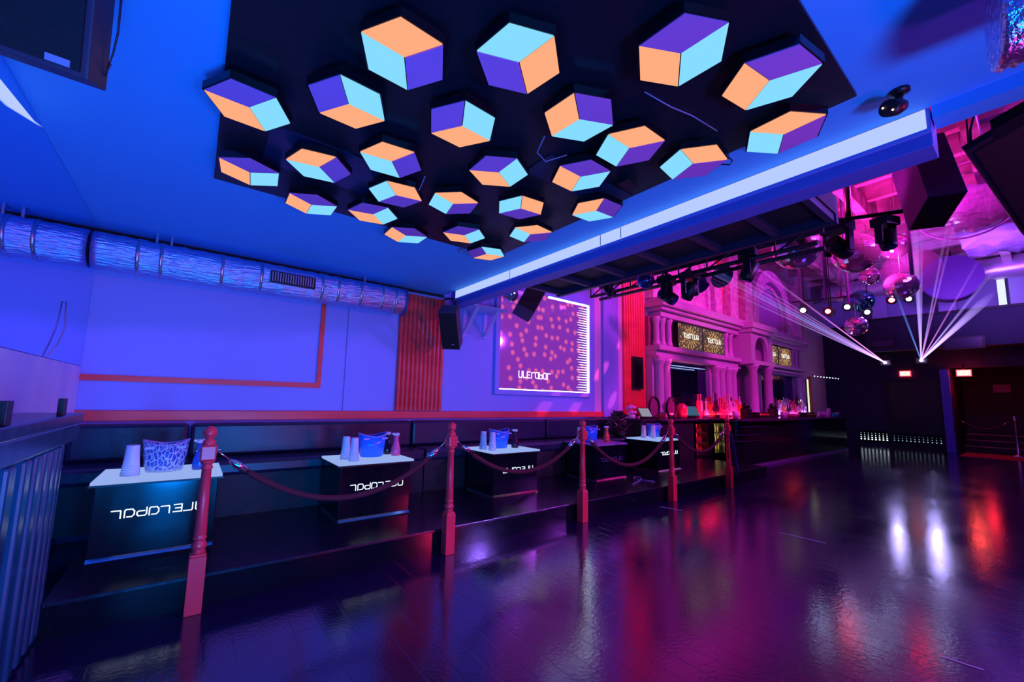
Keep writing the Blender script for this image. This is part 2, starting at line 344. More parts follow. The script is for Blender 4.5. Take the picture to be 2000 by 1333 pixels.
sbox('ceiling_hall', (BEAM, 21, YB, W, HH, HH+.1), M_plank)
sbox('wall_above_lounge', (BEAM-.1, BEAM+.1, YB, W, HC+.1, HH), M_dark)

# ------------------------------------------------------------------ lounge platform
t = thing('raised_platform', 'low dark boarded platform under the banquette and lounge tables', 'platform', (0, 0, 0))
b = BM(); box(b, -0.49, 7.95, 2.995, W-.002, 0.0, 0.156); obj('riser', b, M_darkg, t)
b = BM(); box(b, -0.49, 7.95, 2.975, W-.002, 0.156, 0.176); obj('boards', b, M_plat, t, bevel=0.003)

# ------------------------------------------------------------------ beam between lounge and hall
t = thing('led_beam', 'long white led lit beam crossing the ceiling edge above the dance floor', 'beam light', (BEAM, 0, HC))
b = BM(); box(b, 0, 0.16, 0.225, 4.55, -0.185, 0); obj('fascia', b, M_soffit, t, bevel=.004)
b = BM(); box(b, -0.012, 0, 0.24, 4.42, -0.105, -0.008); obj('strip_light', b, M_strip, t)
b = BM(); box(b, -0.02, 0, 0.225, 4.45, -0.122, -0.107); obj('lower_lip', b, mat('lip_paint', (.2, .3, .8), .4), t)
b = BM()
for y in (3.3, 2.1, 1.9): box(b, -0.014, -0.0125, y, y+.006, -0.1, -0.01)
obj('joint_line', b, mat('joint', (.2, .25, .4), .5), t)
sbox('trim_1', (BEAM, BEAM+.12, YB, 0.22, HC-.06, HC+.1), M_ceil)
# black underside of the gallery behind the beam
t = thing('gallery_underside', 'black ribbed underside of the gallery just behind the lit beam', 'ceiling grid', (0, 0, 0))
b = BM(); box(b, 2.73, 3.28, 0.75, 3.35, 2.47, 2.60); obj('deck', b, M_dark, t)
M_rib = mat('rib_paint', (.03, .03, .08), .5)
for y in (3.3, 2.85, 2.4, 1.95, 1.5, 1.1, .78):
    b = BM(); box(b, 2.74, 3.28, y-.02, y+.02, 2.42, 2.47); obj('rib', b, M_rib, t)
b = BM(); box(b, 3.28, 3.33, 0.75, 3.35, 2.41, 2.60); obj('edge_board', b, mat('edge_paint', (.02, .02, .06), .5), t)

# ------------------------------------------------------------------ black ceiling panel and hexagon lamps
t = thing('ceiling_panel', 'large black rectangular sheet on the blue ceiling behind the hexagon lamps', 'ceiling panel', (1.1, 1.73, 2.56))
b = BM(); box(b, -1.11, 1.09, -1.33, 1.32, -0.015, 0.0); obj('sheet', b, M_panel, t)
b = BM(); box(b, .35, 1.08, -.2, .02, -0.02, -0.015); box(b, -.9, -.3, .5, .9, -.02, -.015); obj('patch', b, mat('patch_sheet', (.01, .02, .07), .3), t)

LAMPS = [
 (0.099, 2.197, -179, 'PCO', 'hexagonal lamp hanging off the left edge of the black panel, violet top face'),
 (0.469, 1.873, -118, 'COP', 'hexagonal lamp right of the upper leftmost one, orange face at bottom'),
 (0.567, 1.459, -178, 'OPC', 'large hexagonal lamp top left of the group with orange face uppermost'),
 (0.945, 1.190, 159, 'COP', 'large hexagonal lamp top middle with cyan face uppermost'),
 (0.968, 1.670, -117, 'COP', 'hexagonal lamp below the gap between the two large top lamps on the left'),
 (0.167, 2.871, -156, 'PCO', 'flattened hexagonal lamp in the bottom left corner of the black panel'),
 (0.491, 2.529, 167, 'OPC', 'hexagonal lamp right of the panel corner one, orange over cyan'),
 (0.810, 2.194, 172, 'OPC', 'hexagonal lamp in the middle left with orange top and violet right face'),
 (1.363, 1.894, 149, 'PCO', 'hexagonal lamp in the middle of the panel with violet top and cyan right'),
 (0.567, 3.086, -151, 'PCO', 'hexagonal lamp overhanging the lower left edge, second from the panel corner'),
 (0.970, 2.950, 165, 'PCO', 'hexagonal lamp on the lower edge third from the left panel corner'),
 (0.988, 2.558, -131, 'OPC', 'hexagonal lamp with cyan left face just above the lower edge row'),
 (1.353, 2.417, -163, 'OPC', 'hexagonal lamp with orange upper face over violet in the lower middle'),
 (1.762, 2.168, -126, 'OPC', 'hexagonal lamp in the lower right middle with violet face at the bottom'),
 (1.390, 1.269, -145, 'PCO', 'hexagonal lamp right of centre with orange left and violet right face'),
 (1.416, 0.764, 153, 'PCO', 'large hexagonal lamp at the top right with a broad violet upper face'),
 (1.834, 0.606, 172, 'PCO', 'hexagonal lamp at the upper right edge near the security camera'),
 (1.769, 1.256, 180, 'OPC', 'hexagonal lamp with cyan left face between centre and right edge'),
 (2.170, 1.118, -172, 'OPC', 'hexagonal lamp overhanging the right edge, middle of three beside the beam'),
 (2.274, 0.703, 147, 'OPC', 'hexagonal lamp overhanging the blue ceiling at the far right by the beam'),
 (1.780, 1.616, -179, 'PCO', 'hexagonal lamp with violet top left of the wiring box'),
 (2.203, 1.850, -123, 'PCO', 'hexagonal lamp on the right edge of the panel below the wiring box'),
 (1.707, 2.843, 160, 'PCO', 'small looking hexagonal lamp next above the lowest lamp, cyan right face'),
 (2.117, 2.470, -173, 'OPC', 'small looking hexagonal lamp right of the lowest corner with cyan left face'),
 (2.101, 3.085, -139, 'COP', 'lowest hexagonal lamp at the corner of the panel nearest the beam end'),
 (1.330, 3.170, -151, 'PCO', 'hexagonal lamp on the lower edge left of the two lowest lamps'),
]
ZL = 2.47; KL = (ZL-1.2)/(HC-1.2); RL = 0.1795*KL
def facet_bm(angs, r, inset=0.0022, z=0.0):
    b = BM(); p = [(0, 0)] + [(r*math.cos(a), r*math.sin(a)) for a in angs]
    cx = sum(q[0] for q in p)/4; cy = sum(q[1] for q in p)/4
    q = [((x-cx)*(1-inset/r*2.2)+cx, (y-cy)*(1-inset/r*2.2)+cy) for x, y in p]
    prism(b, q, z-0.004, z); return b
HM = {'P': M_frost, 'O': M_or, 'C': M_cy}; HN = {'P': 'unlit_face', 'O': 'orange_face', 'C': 'cyan_face'}
HLAB = {'P': 'unlit violet face', 'O': 'glowing orange face', 'C': 'glowing cyan face'}
meshes = {}
def make_lamp(order, label):
    t = thing('hexagon_lamp', label, 'ceiling lamp', (0, 0, ZL), 0, 'hexagon cube lamps on the ceiling')
    b = BM(); prism(b, [(RL*1.03*math.cos(PI/3*k), RL*1.03*math.sin(PI/3*k)) for k in range(6)], 0.0, 0.035); obj('housing', b, M_darkg, t)
    b = BM(); lathe(b, [(0.02, 0.035), (0.02, 0.087)], 10); obj('stem', b, M_black, t)
    for i, c in enumerate(order):
        b = facet_bm([PI/3*(2*i), PI/3*(2*i+1), PI/3*(2*i+2)], RL); obj(HN[c], b, HM[c], t, label=HLAB[c])
    return t
# junction vertices sit at 0, 120 and 240 degrees and the faces run backwards round the lamp in the photo order
proto = {}
for x, y, a, order, label in LAMPS:
    loc = (x*KL, y*KL, ZL)
    if order not in proto: t = make_lamp(order, label); proto[order] = t; t.location = loc
    else: t = dup(proto[order], loc, label)
    t.rotation_euler = (0, 0, math.radians(a))
# cables and the wiring box on the panel
def cable(pts, r, m, label, cat='cable'):
    b = BM(); tube(b, pts, r, 6); return tag(obj('cable', b, m), label, cat)
cable([(1.45, .95, 2.54), (1.62, .93, 2.54), (1.75, .90, 2.54), (1.95, .88, 2.54)], .003, M_cablel, 'thin straight cable on the black panel below the large top right lamp')
cable([(1.30, 1.42, 2.52), (1.34, 1.52, 2.50), (1.42, 1.54, 2.49), (1.50, 1.46, 2.52)], .003, M_cablel, 'curved cable drooping under the lamp right of centre')
cable([(0.86, 2.32, 2.52), (0.95, 2.34, 2.49), (1.02, 2.26, 2.49), (1.0, 2.14, 2.52)], .003, M_cablel, 'looped cable beside the middle left lamp')
cable([(2.08, .93, 2.53), (2.2, .92, 2.5), (2.26, .96, 2.52), (2.2, 1.02, 2.53)], .004, M_cable, 'dark looped cable between two lamps at the right edge')
b = BM(); obox(b, (1.93, 1.38, 2.50), ((1, .2, 0), (-.2, 1, 0), (0, 0, 1)), (.12, .07, .045)); tag(obj('wiring_box', b, M_black), 'small black wiring box on the dark panel near its right edge', 'box')

# ------------------------------------------------------------------ lounge wall: frame, rail, seams, wood panels
sbox('trim_2', (XL, 1.10, W-.02, W, 1.285, 1.335), M_wood)
sbox('trim_3', (1.055, 1.10, W-.021, W, 1.335, 2.25), M_wood)
sbox('trim_4', (1.345, 1.355, W-.004, W, 1.04, 2.5), mat('seam_shadow', (.15, .17, .5), .6))
def fluted(name, x0, x1, z0, z1, n, label):
    b = BM(); wd = (x1-x0)/n; pts = []
    for k in range(n):
        for j in range(7):
            u = j/7; pts.append((x0+wd*(k+u), W-0.016-0.03*abs(math.sin(PI*u))**0.6))
    pts += [(x1, W-.016), (x1, W-.004), (x0, W-.004)]
    prism(b, pts, z0, z1); return tag(obj(name, b, M_wood), label, 'wall panel')
fluted('fluted_panel', 1.955, 2.585, 1.05, 2.50, 11, 'reddish fluted wood panel behind the wall speaker')
fluted('fluted_panel', 6.38, 7.07, 0.98, 4.4, 9, 'tall red fluted wood panel left of the bar')
b = BM(); box(b, XL, 6.3, W-.035, W, 0.95, 1.04); tag(obj('chair_rail', b, M_wood, bevel=.006), 'reddish wooden rail running along the wall above the banquette', 'rail')
sbox('trim_5', (5.78, 6.2, W-.05, W, 0.95, 4.4), M_wall)
sbox('trim_6', (XL, BEAM, W-.015, W, HC-.035, HC), M_dark)
# narrow framed dark panel on the second fluted panel
t = thing('notice_board', 'narrow dark framed panel hung on the tall fluted panel', 'notice board', (6.75, W-.06, 1.75))
b = BM(); box(b, -.16, .16, -.03, 0, -.28, .33); obj('frame', b, M_black, t)
b = BM(); box(b, -.135, .135, -.034, -.03, -.25, .30); obj('panel', b, M_darkg, t)

# ------------------------------------------------------------------ foil duct
t = thing('foil_duct', 'long silver foil air duct running under the ceiling along the lounge wall', 'duct', (0, W-.19, 2.335))
b = BM(); n = 60; R0 = .155
pts = [(XL+.02 + (1.9-XL)*i/n - 0, 0, 0) for i in range(n+1)]
tube(b, pts, R0, 22, [R0*(1+.02*math.sin(i*2.1)+.015*random.uniform(-1, 1)) for i in range(n+1)]); obj('foil_tube', b, M_foil, t)
for x in (-.46, -.31, .12, .43, .98, 1.14, 1.38, 1.62, 1.78):
    b = BM(); tube(b, [(x-.012, 0, 0), (x+.012, 0, 0)], R0+.006, 22); obj('band', b, M_steel, t)
b = BM(); tube(b, [(1.90, 0, 0), (1.925, 0, 0)], R0+.008, 24); obj('end_cap', b, mat('duct_cap', (.05, .08, .3), .4), t)
v = BM(); box(v, .50, .90, -R0-.03, -R0+.05, -.06, .05); obj('vent_box', v, M_black, t)
v = BM()
for k in range(17): box(v, .512+.0225*k, .522+.0225*k, -R0-.036, -R0-.03, -.05, .04)
obj('vent_slats', v, M_steel, t)
for x in (-.36, -.46+.2, 1.45):
    b = BM(); box(b, x-.008, x+.008, -.01, .01, R0-.01, .235); obj('hanger', b, M_steel, t)

# ------------------------------------------------------------------ left wall mirror, boards, half wall
t = thing('wall_mirror', 'tall mirror covering the upper left wall beside the lounge', 'mirror', (XL, 3.0, 1.4))
b = BM(); box(b, 0, 0.01, -3.5, 1.745, 0, 1.165); obj('glass', b, mat('blue_tinted_mirror', (.55, .7, 1), .02, 1.0), t)
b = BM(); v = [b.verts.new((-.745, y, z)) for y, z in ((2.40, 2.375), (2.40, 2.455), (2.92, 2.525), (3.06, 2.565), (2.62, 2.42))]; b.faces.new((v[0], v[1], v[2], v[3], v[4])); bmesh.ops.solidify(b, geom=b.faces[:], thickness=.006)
tag(obj('glass_glow_strip', b, M_strip), 'bright angled strip seen in the glass at the upper left picture edge', 'light')  # bright strip seen in the glass, added as an emissive sheet
t = thing('wall_board', 'white boards on the left wall below the mirror', 'wall board', (XL, 3.0, 0))
b = BM(); box(b, 0, 0.012, -3.5, 1.10, .9, 1.395); obj('board', b, M_board, t)
b = BM(); box(b, 0, 0.012, 1.106, 1.745, .9, 1.395); obj('board', b, M_board, t)
cable([(XL+.02, 3.7, 1.40), (XL+.03, 3.86, 1.50), (XL+.03, 3.97, 1.62), (XL+.02, 3.97, 1.80)], .005, M_cablel, 'thin curved cable on the mirror at the left of the lounge')
t = thing('half_wall', 'dark varnished fluted half wall in the left foreground', 'half wall', (-.62, 2.2, 0))
b = BM(); box(b, -.12, .13, -3.2, 1.17, 1.018, 1.072); obj('cap', b, M_dwood, t, bevel=.006)
b = BM(); box(b, -.12, .12, -3.2, 1.16, .92, 1.018); obj('frieze', b, M_dwood, t, bevel=.01)
b = BM(); box(b, -.12, .075, -3.2, .83, 0, .92); obj('body', b, M_dwood, t)
for y, wd in ((.81, .04), (.74, .05), (.65, .06), (.54, .06), (.42, .07), (.27, .08), (.08, .09), (-.14, .10), (-.4, .1)):
    b = BM(); box(b, .075, .125, y-wd/2, y+wd/2, .02, .92); obj('flute', b, M_dwood, t, bevel=.012)
for y, lab in ((2.18, 'black clip on the half wall cap at the picture edge'), (2.97, 'black clip at the far end of the half wall cap')):
    b = BM(); box(b, -.012, .012, -.03, .03, 0, .085); tag(obj('glass_clip', b, M_black, loc=(-.515, y, 1.073), bevel=.002), lab, 'clip')

# ------------------------------------------------------------------ banquette
def banq(x0, x1, label):
    t = thing('banquette', label, 'bench seat', ((x0+x1)/2, 4.45, .176), 0, 'banquette sections along the lounge wall'); h = (x1-x0)/2-.008
    b = BM(); box(b, -h, h, -.22, .28, 0, .34); obj('plinth', b, M_dark, t)
    b = BM(); box(b, -h, h, -.26, .14, .34, .46); obj('seat', b, M_leather, t, bevel=.03)
    b = BM(); box(b, -h, h, .12, .26, .46, .755); obj('backrest', b, M_leather, t, bevel=.03)
banq(XL+.01, 0.01, 'leftmost dark banquette section in the corner by the half wall')
banq(0.01, 2.12, 'long dark banquette section behind the first two tables')
banq(2.12, 4.29, 'dark banquette section below the wall speaker and dotted mirror')
banq(4.29, 5.95, 'dark banquette section ending at the plant')

# ------------------------------------------------------------------ lettering
GL = {  # strokes in a unit cell, x to the right, z up
 'a': [((0, .9), (.78, .9)), ((.78, .9), (.85, .8)), ((.85, .8), (.85, 0))],
 'b': [((.05, 0), (.05, .8)), ((.05, .8), (.15, .95)), ((.15, .95), (.75, .95)), ((.75, .95), (.95, .7)), ((.95, .7), (.95, .3)), ((.95, .3), (.75, .05)), ((.75, .05), (.3, .05))],
 'c': [((.95, 1), (.95, .2)), ((.95, .2), (.8, .03)), ((.8, .03), (.2, .03)), ((.2, .03), (.05, .2)), ((.05, .2), (.05, .5)), ((.05, .5), (.2, .62)), ((.2, .62), (.75, .62))],
 'd': [((.8, .95), (.15, .95)), ((.95, .95), (.95, .05)), ((.95, .5), (.3, .5)), ((.95, .05), (.1, .05))],
 'e': [((.9, 1), (.9, .15)), ((.9, .15), (.78, .05)), ((.78, .05), (.0, .05))],
 'f': [((.08, 1), (.08, .2)), ((.08, .2), (.2, .05)), ((.2, .05), (.8, .05)), ((.8, .05), (.92, .2)), ((.92, .2), (.92, 1))],
}
WORD = 'abcbadef'
def lettering(bm, x0, x1, z0, z1, y, th=None, flip=False):
    n = len(WORD); cw = (x1-x0)/n; h = z1-z0; th = th or h*.13
    for k, g in enumerate(WORD):
        for (ax, az), (bx, bz) in GL[g]:
            A = Vector((x0+cw*(k+.06+.86*ax), y, z0+h*az)); B = Vector((x0+cw*(k+.06+.86*bx), y, z0+h*bz))
            if flip: A.x = x0+x1-A.x; B.x = x0+x1-B.x
            d = (B-A).normalized(); A = A-d*th*.45; B = B+d*th*.45
            s = Vector((-d.z, 0, d.x))*th/2; q = [A-s, B-s, B+s, A+s]
            v0 = [bm.verts.new(p) for p in q]; v1 = [bm.verts.new(p+Vector((0, -.002, 0))) for p in q]
            bm.faces.new(v1); bm.faces.new(v0[::-1])
            for i in range(4): bm.faces.new((v0[i], v0[(i+1) % 4], v1[(i+1) % 4], v1[i]))

# ------------------------------------------------------------------ lounge tables
def make_table(x, y, label, lit=True, wd=.62):
    t = thing('lounge_table', label, 'table', (x, y, .176), 0, 'square black lounge tables')
    b = BM(); box(b, -wd/2, wd/2, -.26, .26, .018, .440); obj('body', b, M_darkg, t, bevel=.004)
    b = BM(); box(b, -wd/2-.03, wd/2+.03, -.29, .29, .440, .452); obj('top_frame', b, M_black, t)
    b = BM(); box(b, -wd/2-.022, wd/2+.022, -.282, .282, .452, .469); obj('table_top', b, M_top if lit else M_topoff, t)
    b = BM(); v = [(-wd/2, -.285, 0), (wd/2, -.285, 0), (wd/2, -.262, .018), (-wd/2, -.262, .018)]; lo = [b.verts.new(q) for q in v]; hi = [b.verts.new((q[0], .262, q[2])) for q in v]; b.faces.new(lo); b.faces.new((hi[0], hi[1], hi[2], hi[3])); b.faces.new((lo[0], hi[0], hi[3], lo[3])); b.faces.new((lo[1], hi[1], hi[2], lo[2])); b.faces.new((lo[2], lo[3], hi[3], hi[2])); b.faces.new((lo[0], lo[1], hi[1], hi[0])); obj('base_plate', b, M_chrome, t)
    b = BM(); lettering(b, -wd/2+.085, wd/2-.06, .240, .290, -.2605); obj('lettering', b, M_text if lit else M_textoff, t)
    return t
make_table(-.115, 3.79, 'lit table at the far left with the etched clear bucket')
make_table(1.345, 3.83, 'lit table behind the first rope with the pink carafe')
make_table(2.93, 3.86, 'lit table in the middle between the second and third posts')
make_table(4.60, 3.885, 'unlit purple topped table behind the third post', False)
make_table(6.02, 3.89, 'lit table nearest the bar behind the fourth post', True)
ZT = .6455

def make_cups():
    t = thing('cup_stack', '', 'cup stack', (0, 0, 0), 0, 'stacked frosted cups on the tables')
    b = BM(); z = 0
    lathe(b, [(.044, 0), (.036, .10), (.033, .145), (.031, .195), (.030, .2)], 20); obj('cups', b, M_cup, t)
    b = BM()
    for k in range(5): lathe(b, [(.0455-.0012*k, .006+.014*k), (.0455-.0012*k, .010+.014*k)], 20)
    obj('rims', b, M_cup, t); return t
cups = make_cups()
CUPS = [(-.285, 3.70, 'frosted cup stack left of the clear bucket'), (1.135, 3.80, 'left frosted cup stack on the table with the pink carafe'), (1.165, 3.66, 'right frosted cup stack on the table with the pink carafe'),
        (2.66, 3.86, 'left frosted cup stack on the middle table'), (2.70, 3.74, 'right frosted cup stack on the middle table'), (4.39, 4.0, 'purple cup stack on the unlit table'),
        (5.88, 3.98, 'left cup stack on the table nearest the bar'), (6.02, 3.90, 'right cup stack on the table nearest the bar')]
for i, (x, y, l) in enumerate(CUPS):
    if i == 0: cups.location = (x, y, ZT); cups['label'] = l
    else: dup(cups, (x, y, ZT), l)
cups.scale = (1.15, 1.15, 1.0)
def make_bucket(m, label):
    t = thing('ice_bucket', label, 'bucket', (0, 0, ZT), 0, None)
    wave = lambda a, z: (0.035*abs(math.cos(a))**2) * max(0, (z-.1)/.1)
    b = BM(); lathe(b, [(.01, .004), (.105, .004), (.112, .012), (.125, .10), (.138, .19), (.134, .19), (.121, .10), (.106, .02), (.01, .016)], 36, sx=.95, sy=.75, cap=True, rimwave=wave); obj('shell', b, m, t)
    b = BM(); n = 36
    tube(b, [(.136*.95*math.cos(2*PI*k/n), .136*.75*math.sin(2*PI*k/n), .19+.035*math.cos(2*PI*k/n)**2*.9) for k in range(n+1)], .005, 6); obj('rim', b, M_buckin, t)
    for s in (-1, 1):
        b = BM(); obox(b, (s*.085-.026, -.090, .165), ((1, 0, 0), (0, -1, .1), (0, 0, 1)), (.052, .006, .016)); obj('handle_slot', b, M_buckin, t)
    return t
bk = make_bucket(M_etch, 'clear etched bucket with branch pattern on the far left table'); bk.location = (-.115, 3.80, ZT); bk['group'] = 'ice buckets on the tables'
b = BM(); lathe(b, [(.055, .02), (.07, .13), (.068, .13), (.053, .022)], 24); obj('inner_cup', b, M_etch, bk)
bb = make_bucket(M_bucket, 'blue ice bucket beside the pink carafe'); bb.location = (1.39, 3.86, ZT); bb['group'] = 'ice buckets on the tables'
dup(bb, (2.90, 3.89, ZT), 'blue ice bucket on the middle table'); dup(bb, (4.58, 3.98, ZT), 'dark blue bucket on the unlit table behind the third post')
dup(bb, (6.22, 4.02, ZT), 'blue ice bucket on the table nearest the bar', scale=1.0)
def make_carafe(m, label, loc):
    t = thing('carafe', label, 'carafe', loc, 0, 'juice carafes on the tables')
    b = BM(); lathe(b, [(.042, 0), (.045, .02), (.042, .07), (.026, .13), (.023, .165), (.027, .19)], 20); obj('body', b, m, t)
    b = BM(); lathe(b, [(.030, .19), (.031, .212), (.02, .216)], 16); box(b, -.045, -.02, -.012, .012, .2, .214); obj('lid', b, M_white, t); return t
make_carafe(M_carB, 'blue glass carafe hidden behind the first post', (.085, 3.80, ZT))
make_carafe(M_carD, 'dark carafe right of the blue bucket on the second table', (1.585, 3.97, ZT))
make_carafe(M_carP, 'pink juice carafe on the second table', (1.62, 3.84, ZT))
make_carafe(M_carD, 'dark carafe with white lid on the middle table', (3.10, 3.84, ZT))
make_carafe(M_carO, 'orange red carafe on the unlit table', (4.80, 3.86, ZT))

# ------------------------------------------------------------------ rope posts and ropes
def make_post(label):
    t = thing('rope_post', label, 'post', (0, 0, 0), 0, 'turned red wooden rope posts')
    b = BM(); box(b, -.040, .040, -.040, .040, 0, .30); prism(b, [(-.036, -.036), (.036, -.036), (.036, .036), (-.036, .036)], .30, .315); obj('base', b, M_post, t, bevel=.004)
    b = BM(); lathe(b, [(.030, .315), (.035, .322), (.028, .332), (.036, .345), (.037, .36), (.030, .375), (.027, .385), (.034, .393), (.034, .40), (.028, .407), (.031, .415), (.0265, .60), (.0235, .77), (.029, .776), (.029, .784), (.0235, .79), (.026, .80), (.036, .812), (.036, .82)], 24); obj('shaft', b, M_post, t)
    b = BM(); box(b, -.038, .038, -.038, .038, .82, .905); obj('block', b, M_post, t, bevel=.008)
    b = BM(); lathe(b, [(.036, .905), (.030, .915), (.034, .925), (.020, .938), (.018, .943), (.026, .95), (.033, .965), (.034, .98), (.028, .998), (.015, 1.010), (.002, 1.013)], 24); obj('finial', b, M_post, t)
    for s in (-1, 1):
        b = BM(); tube(b, [(s*.036, 0, .875), (s*.052, 0, .877), (s*.060, 0, .87), (s*.058, 0, .862)], .004, 6); obj('hook', b, M_chrome, t)
    return t
PX = [0.102, 1.70, 3.25, 4.90, 6.42]
PL = ['red turned rope post in the left foreground', 'red turned rope post in front of the gap after the second table', 'red turned rope post standing before the unlit table', 'red turned rope post beside the table nearest the bar', 'last turned rope post at the bar end of the platform']
pp = make_post(PL[0]); pp.location = (PX[0], 2.92, 0)
for x, l in zip(PX[1:], PL[1:]): dup(pp, (x, 2.92, 0), l)
def make_rope(x0, x1, sag, label, y=2.92, z=.86, m=M_rope):
    t = thing('rope', label, 'rope', ((x0+x1)/2, y, z), 0, 'velvet ropes between the posts'); h = (x1-x0)/2-.055
    def P(u): return Vector((u*h, 0, -sag*(1-u*u)))
    b = BM(); tube(b, [P(-1+2*k/32) for k in range(3, 30)], .019, 10); obj('velvet', b, m, t)
    for s in (-1, 1):
        b = BM(); a = P(s*.93); c = P(s*.80); tube(b, [a, a.lerp(c, .2), a.lerp(c, .3), c], .02, 12, [.008, .017, .021, .021]); obj('end_sleeve', b, M_chrome, t)
        b = BM(); tube(b, [P(s*1.0), P(s*.985), P(s*.93)], .005, 6); obj('snap_hook', b, M_chrome, t)
    return t
make_rope(PX[0], PX[1], .34, 'dark red rope between the foreground post and the second post')
make_rope(PX[1], PX[2], .30, 'dark red rope between the second and third posts')
make_rope(PX[2], PX[3], .36, 'dark red rope between the third and fourth posts')
make_rope(PX[3], PX[4], .30, 'dark red rope in front of the lit coolers')
b = BM(); tube(b, [(6.48, 2.92, .86), (6.55, 2.93, .74), (6.66, 2.94, .5), (6.74, 2.95, .25), (6.74, 2.95, .03)], .022, 10)
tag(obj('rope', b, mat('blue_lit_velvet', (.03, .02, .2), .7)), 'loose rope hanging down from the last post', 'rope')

# ------------------------------------------------------------------ speakers
def speaker(name, c, axes, lens, label, logo=None, cab=M_cab, gr=M_grille):
    c = Vector(c); A = [Vector(a).normalized() for a in axes]
    t = thing(name, label, 'speaker', c)
    b = BM(); obox(b, (0, 0, 0), A, lens); obj('cabinet', b, cab, t, bevel=.006)
    n = -A[2]; b = BM(); obox(b, n*.006 + A[0]*lens[0]*.04 + A[1]*lens[1]*.04, (A[0], A[1], A[2]), (lens[0]*.92, lens[1]*.92, .006)); obj('grille', b, gr, t)
    if logo:
        u, v, lw, lh = logo; b = BM(); obox(b, n*.010 + A[0]*u + A[1]*v, (A[0], A[1], A[2]), (lw, lh, .004)); obj('badge', b, M_badge, t)
    return t
M_badge = mat('badge_paint', (.35, .35, .6), .4)
speaker('ceiling_speaker', (-.338, 1.689, 2.142), ((-.975, .194, .113), (.034, -.368, .929), (.222, .91, .352)), (.46, .36, .115), 'big dark speaker hanging in the top left corner', (.04, .015, .055, .02))
cable([(-.30, 1.72, 2.24), (-.315, 1.75, 2.21), (-.30, 1.73, 2.28), (-.29, 1.70, 2.34), (-.28, 1.60, 2.50)], .003, M_cable, 'dark cable on the side of the top left speaker')
t = speaker('wall_speaker', (2.512, 4.196, 1.785), ((-.734, .679, .019), (-.407, -.462, .788), (.544, .57, .615)), (.213, .50, .198), 'black speaker mounted on the fluted panel under the ceiling', (.06, .07, .03, .012))
b = BM(); tube(b, [(-.0, .12, .55), (.03, .25, .68), (.05, .45, .72), (.05, .53, .72)], .012, 8); obj('bracket', b, M_black, t)
speaker('hanging_speaker', (3.25, 3.703, 2.259), ((-.747, .468, .472), (.534, .001, .845), (.395, .884, -.251)), (.238, .42, .26), 'black speaker hanging in front of the dotted mirror')
t = [o for o in bpy.data.objects if o.get('label') == 'black speaker hanging in front of the dotted mirror'][0]
b = BM(); tube(b, [(.0, .0, .36), (-.15, -.2, .36), (-.22, -.38, .26)], .012, 6); obj('bracket', b, M_black, t)
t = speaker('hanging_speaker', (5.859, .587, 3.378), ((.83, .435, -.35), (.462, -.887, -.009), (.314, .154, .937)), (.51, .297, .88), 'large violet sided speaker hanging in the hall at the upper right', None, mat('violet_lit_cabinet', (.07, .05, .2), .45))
b = BM(); tube(b, [(.30, -.30, .42), (.33, -.31, .7), (.42, -.42, 1.2), (.5, -.5, 2.2)], .012, 6); tube(b, [(.24, -.29, .40), (.24, -.30, .9)], .008, 6); obj('cable', b, M_cable, t)
b = BM(); box(b, .02, .16, -.26, -.10, .9, .98); obj('mount', b, M_black, t)
t = speaker('hanging_speaker', (3.644, .192, 2.774), ((-.046, -.929, .368), (.956, -.148, -.253), (.29, .34, .895)), (.7, 1.17, .05), 'very large black speaker at the right edge of the picture')
t = speaker('hanging_speaker', (4.05, 1.30, 2.93), ((.75, -.5, -.42), (-.2, -.8, .56), (.62, .3, .72)), (.22, .20, .3), 'black speaker hanging behind the beam near the middle mirror balls')
b = BM(); obox(b, (3.22, .075, 2.66), ((0, -1, .35), (.3, 0, 1), (1, 0, 0)), (.2, .07, .15)); o = tag(obj('equipment_box', b, M_black), 'black slotted box just above the large right speaker', 'box')
b = BM()
for k in range(9): obox(b, (3.215, .065-.018*k, 2.715+.0063*k), ((0, -1, .35), (.3, 0, 1), (1, 0, 0)), (.007, .007, .003))
obj('bolts', b, M_steel, o)

# wall bracket
t = thing('wall_bracket', 'pale empty shelf bracket on the wall between speaker and dotted mirror', 'bracket', (3.10, W, 2.42))
b = BM(); box(b, -.28, .28, -.36, 0, 0, .02); obj('shelf', b, M_bracket, t)
for x in (-.20, .14):
    b = BM(); bar(b, (x, -.33, 0), (x, -.01, -.34), .05, .02); box(b, x-.03, x+.03, -.02, 0, -.36, 0); obj('arm', b, M_bracket, t)

# cctv
t = thing('security_camera', 'dark dome security camera on the blue ceiling at the upper right', 'camera', (2.33, .287, 2.57))
b = BM(); lathe(b, [(.035, 0), (.035, -.012), (.018, -.02)], 20); obj('base', b, M_black, t)
b = BM(); tube(b, [(0, 0, -.015), (-.01, .005, -.05), (-.03, .012, -.07)], .014, 10); obj('arm', b, M_black, t)
b = BM(); tube(b, [(-.0, -.01, -.075), (-.02, .01, -.082), (-.075, .03, -.10)], .03, 16, [.022, .034, .034]); obj('head', b, M_black, t)
b = BM(); sphere(b, (-.078, .045, -.093), .004, 8, 6); sphere(b, (-.079, .015, -.118), .004, 8, 6); obj('indicator', b, emis('warm_led', (1, .6, .4), 3), t)
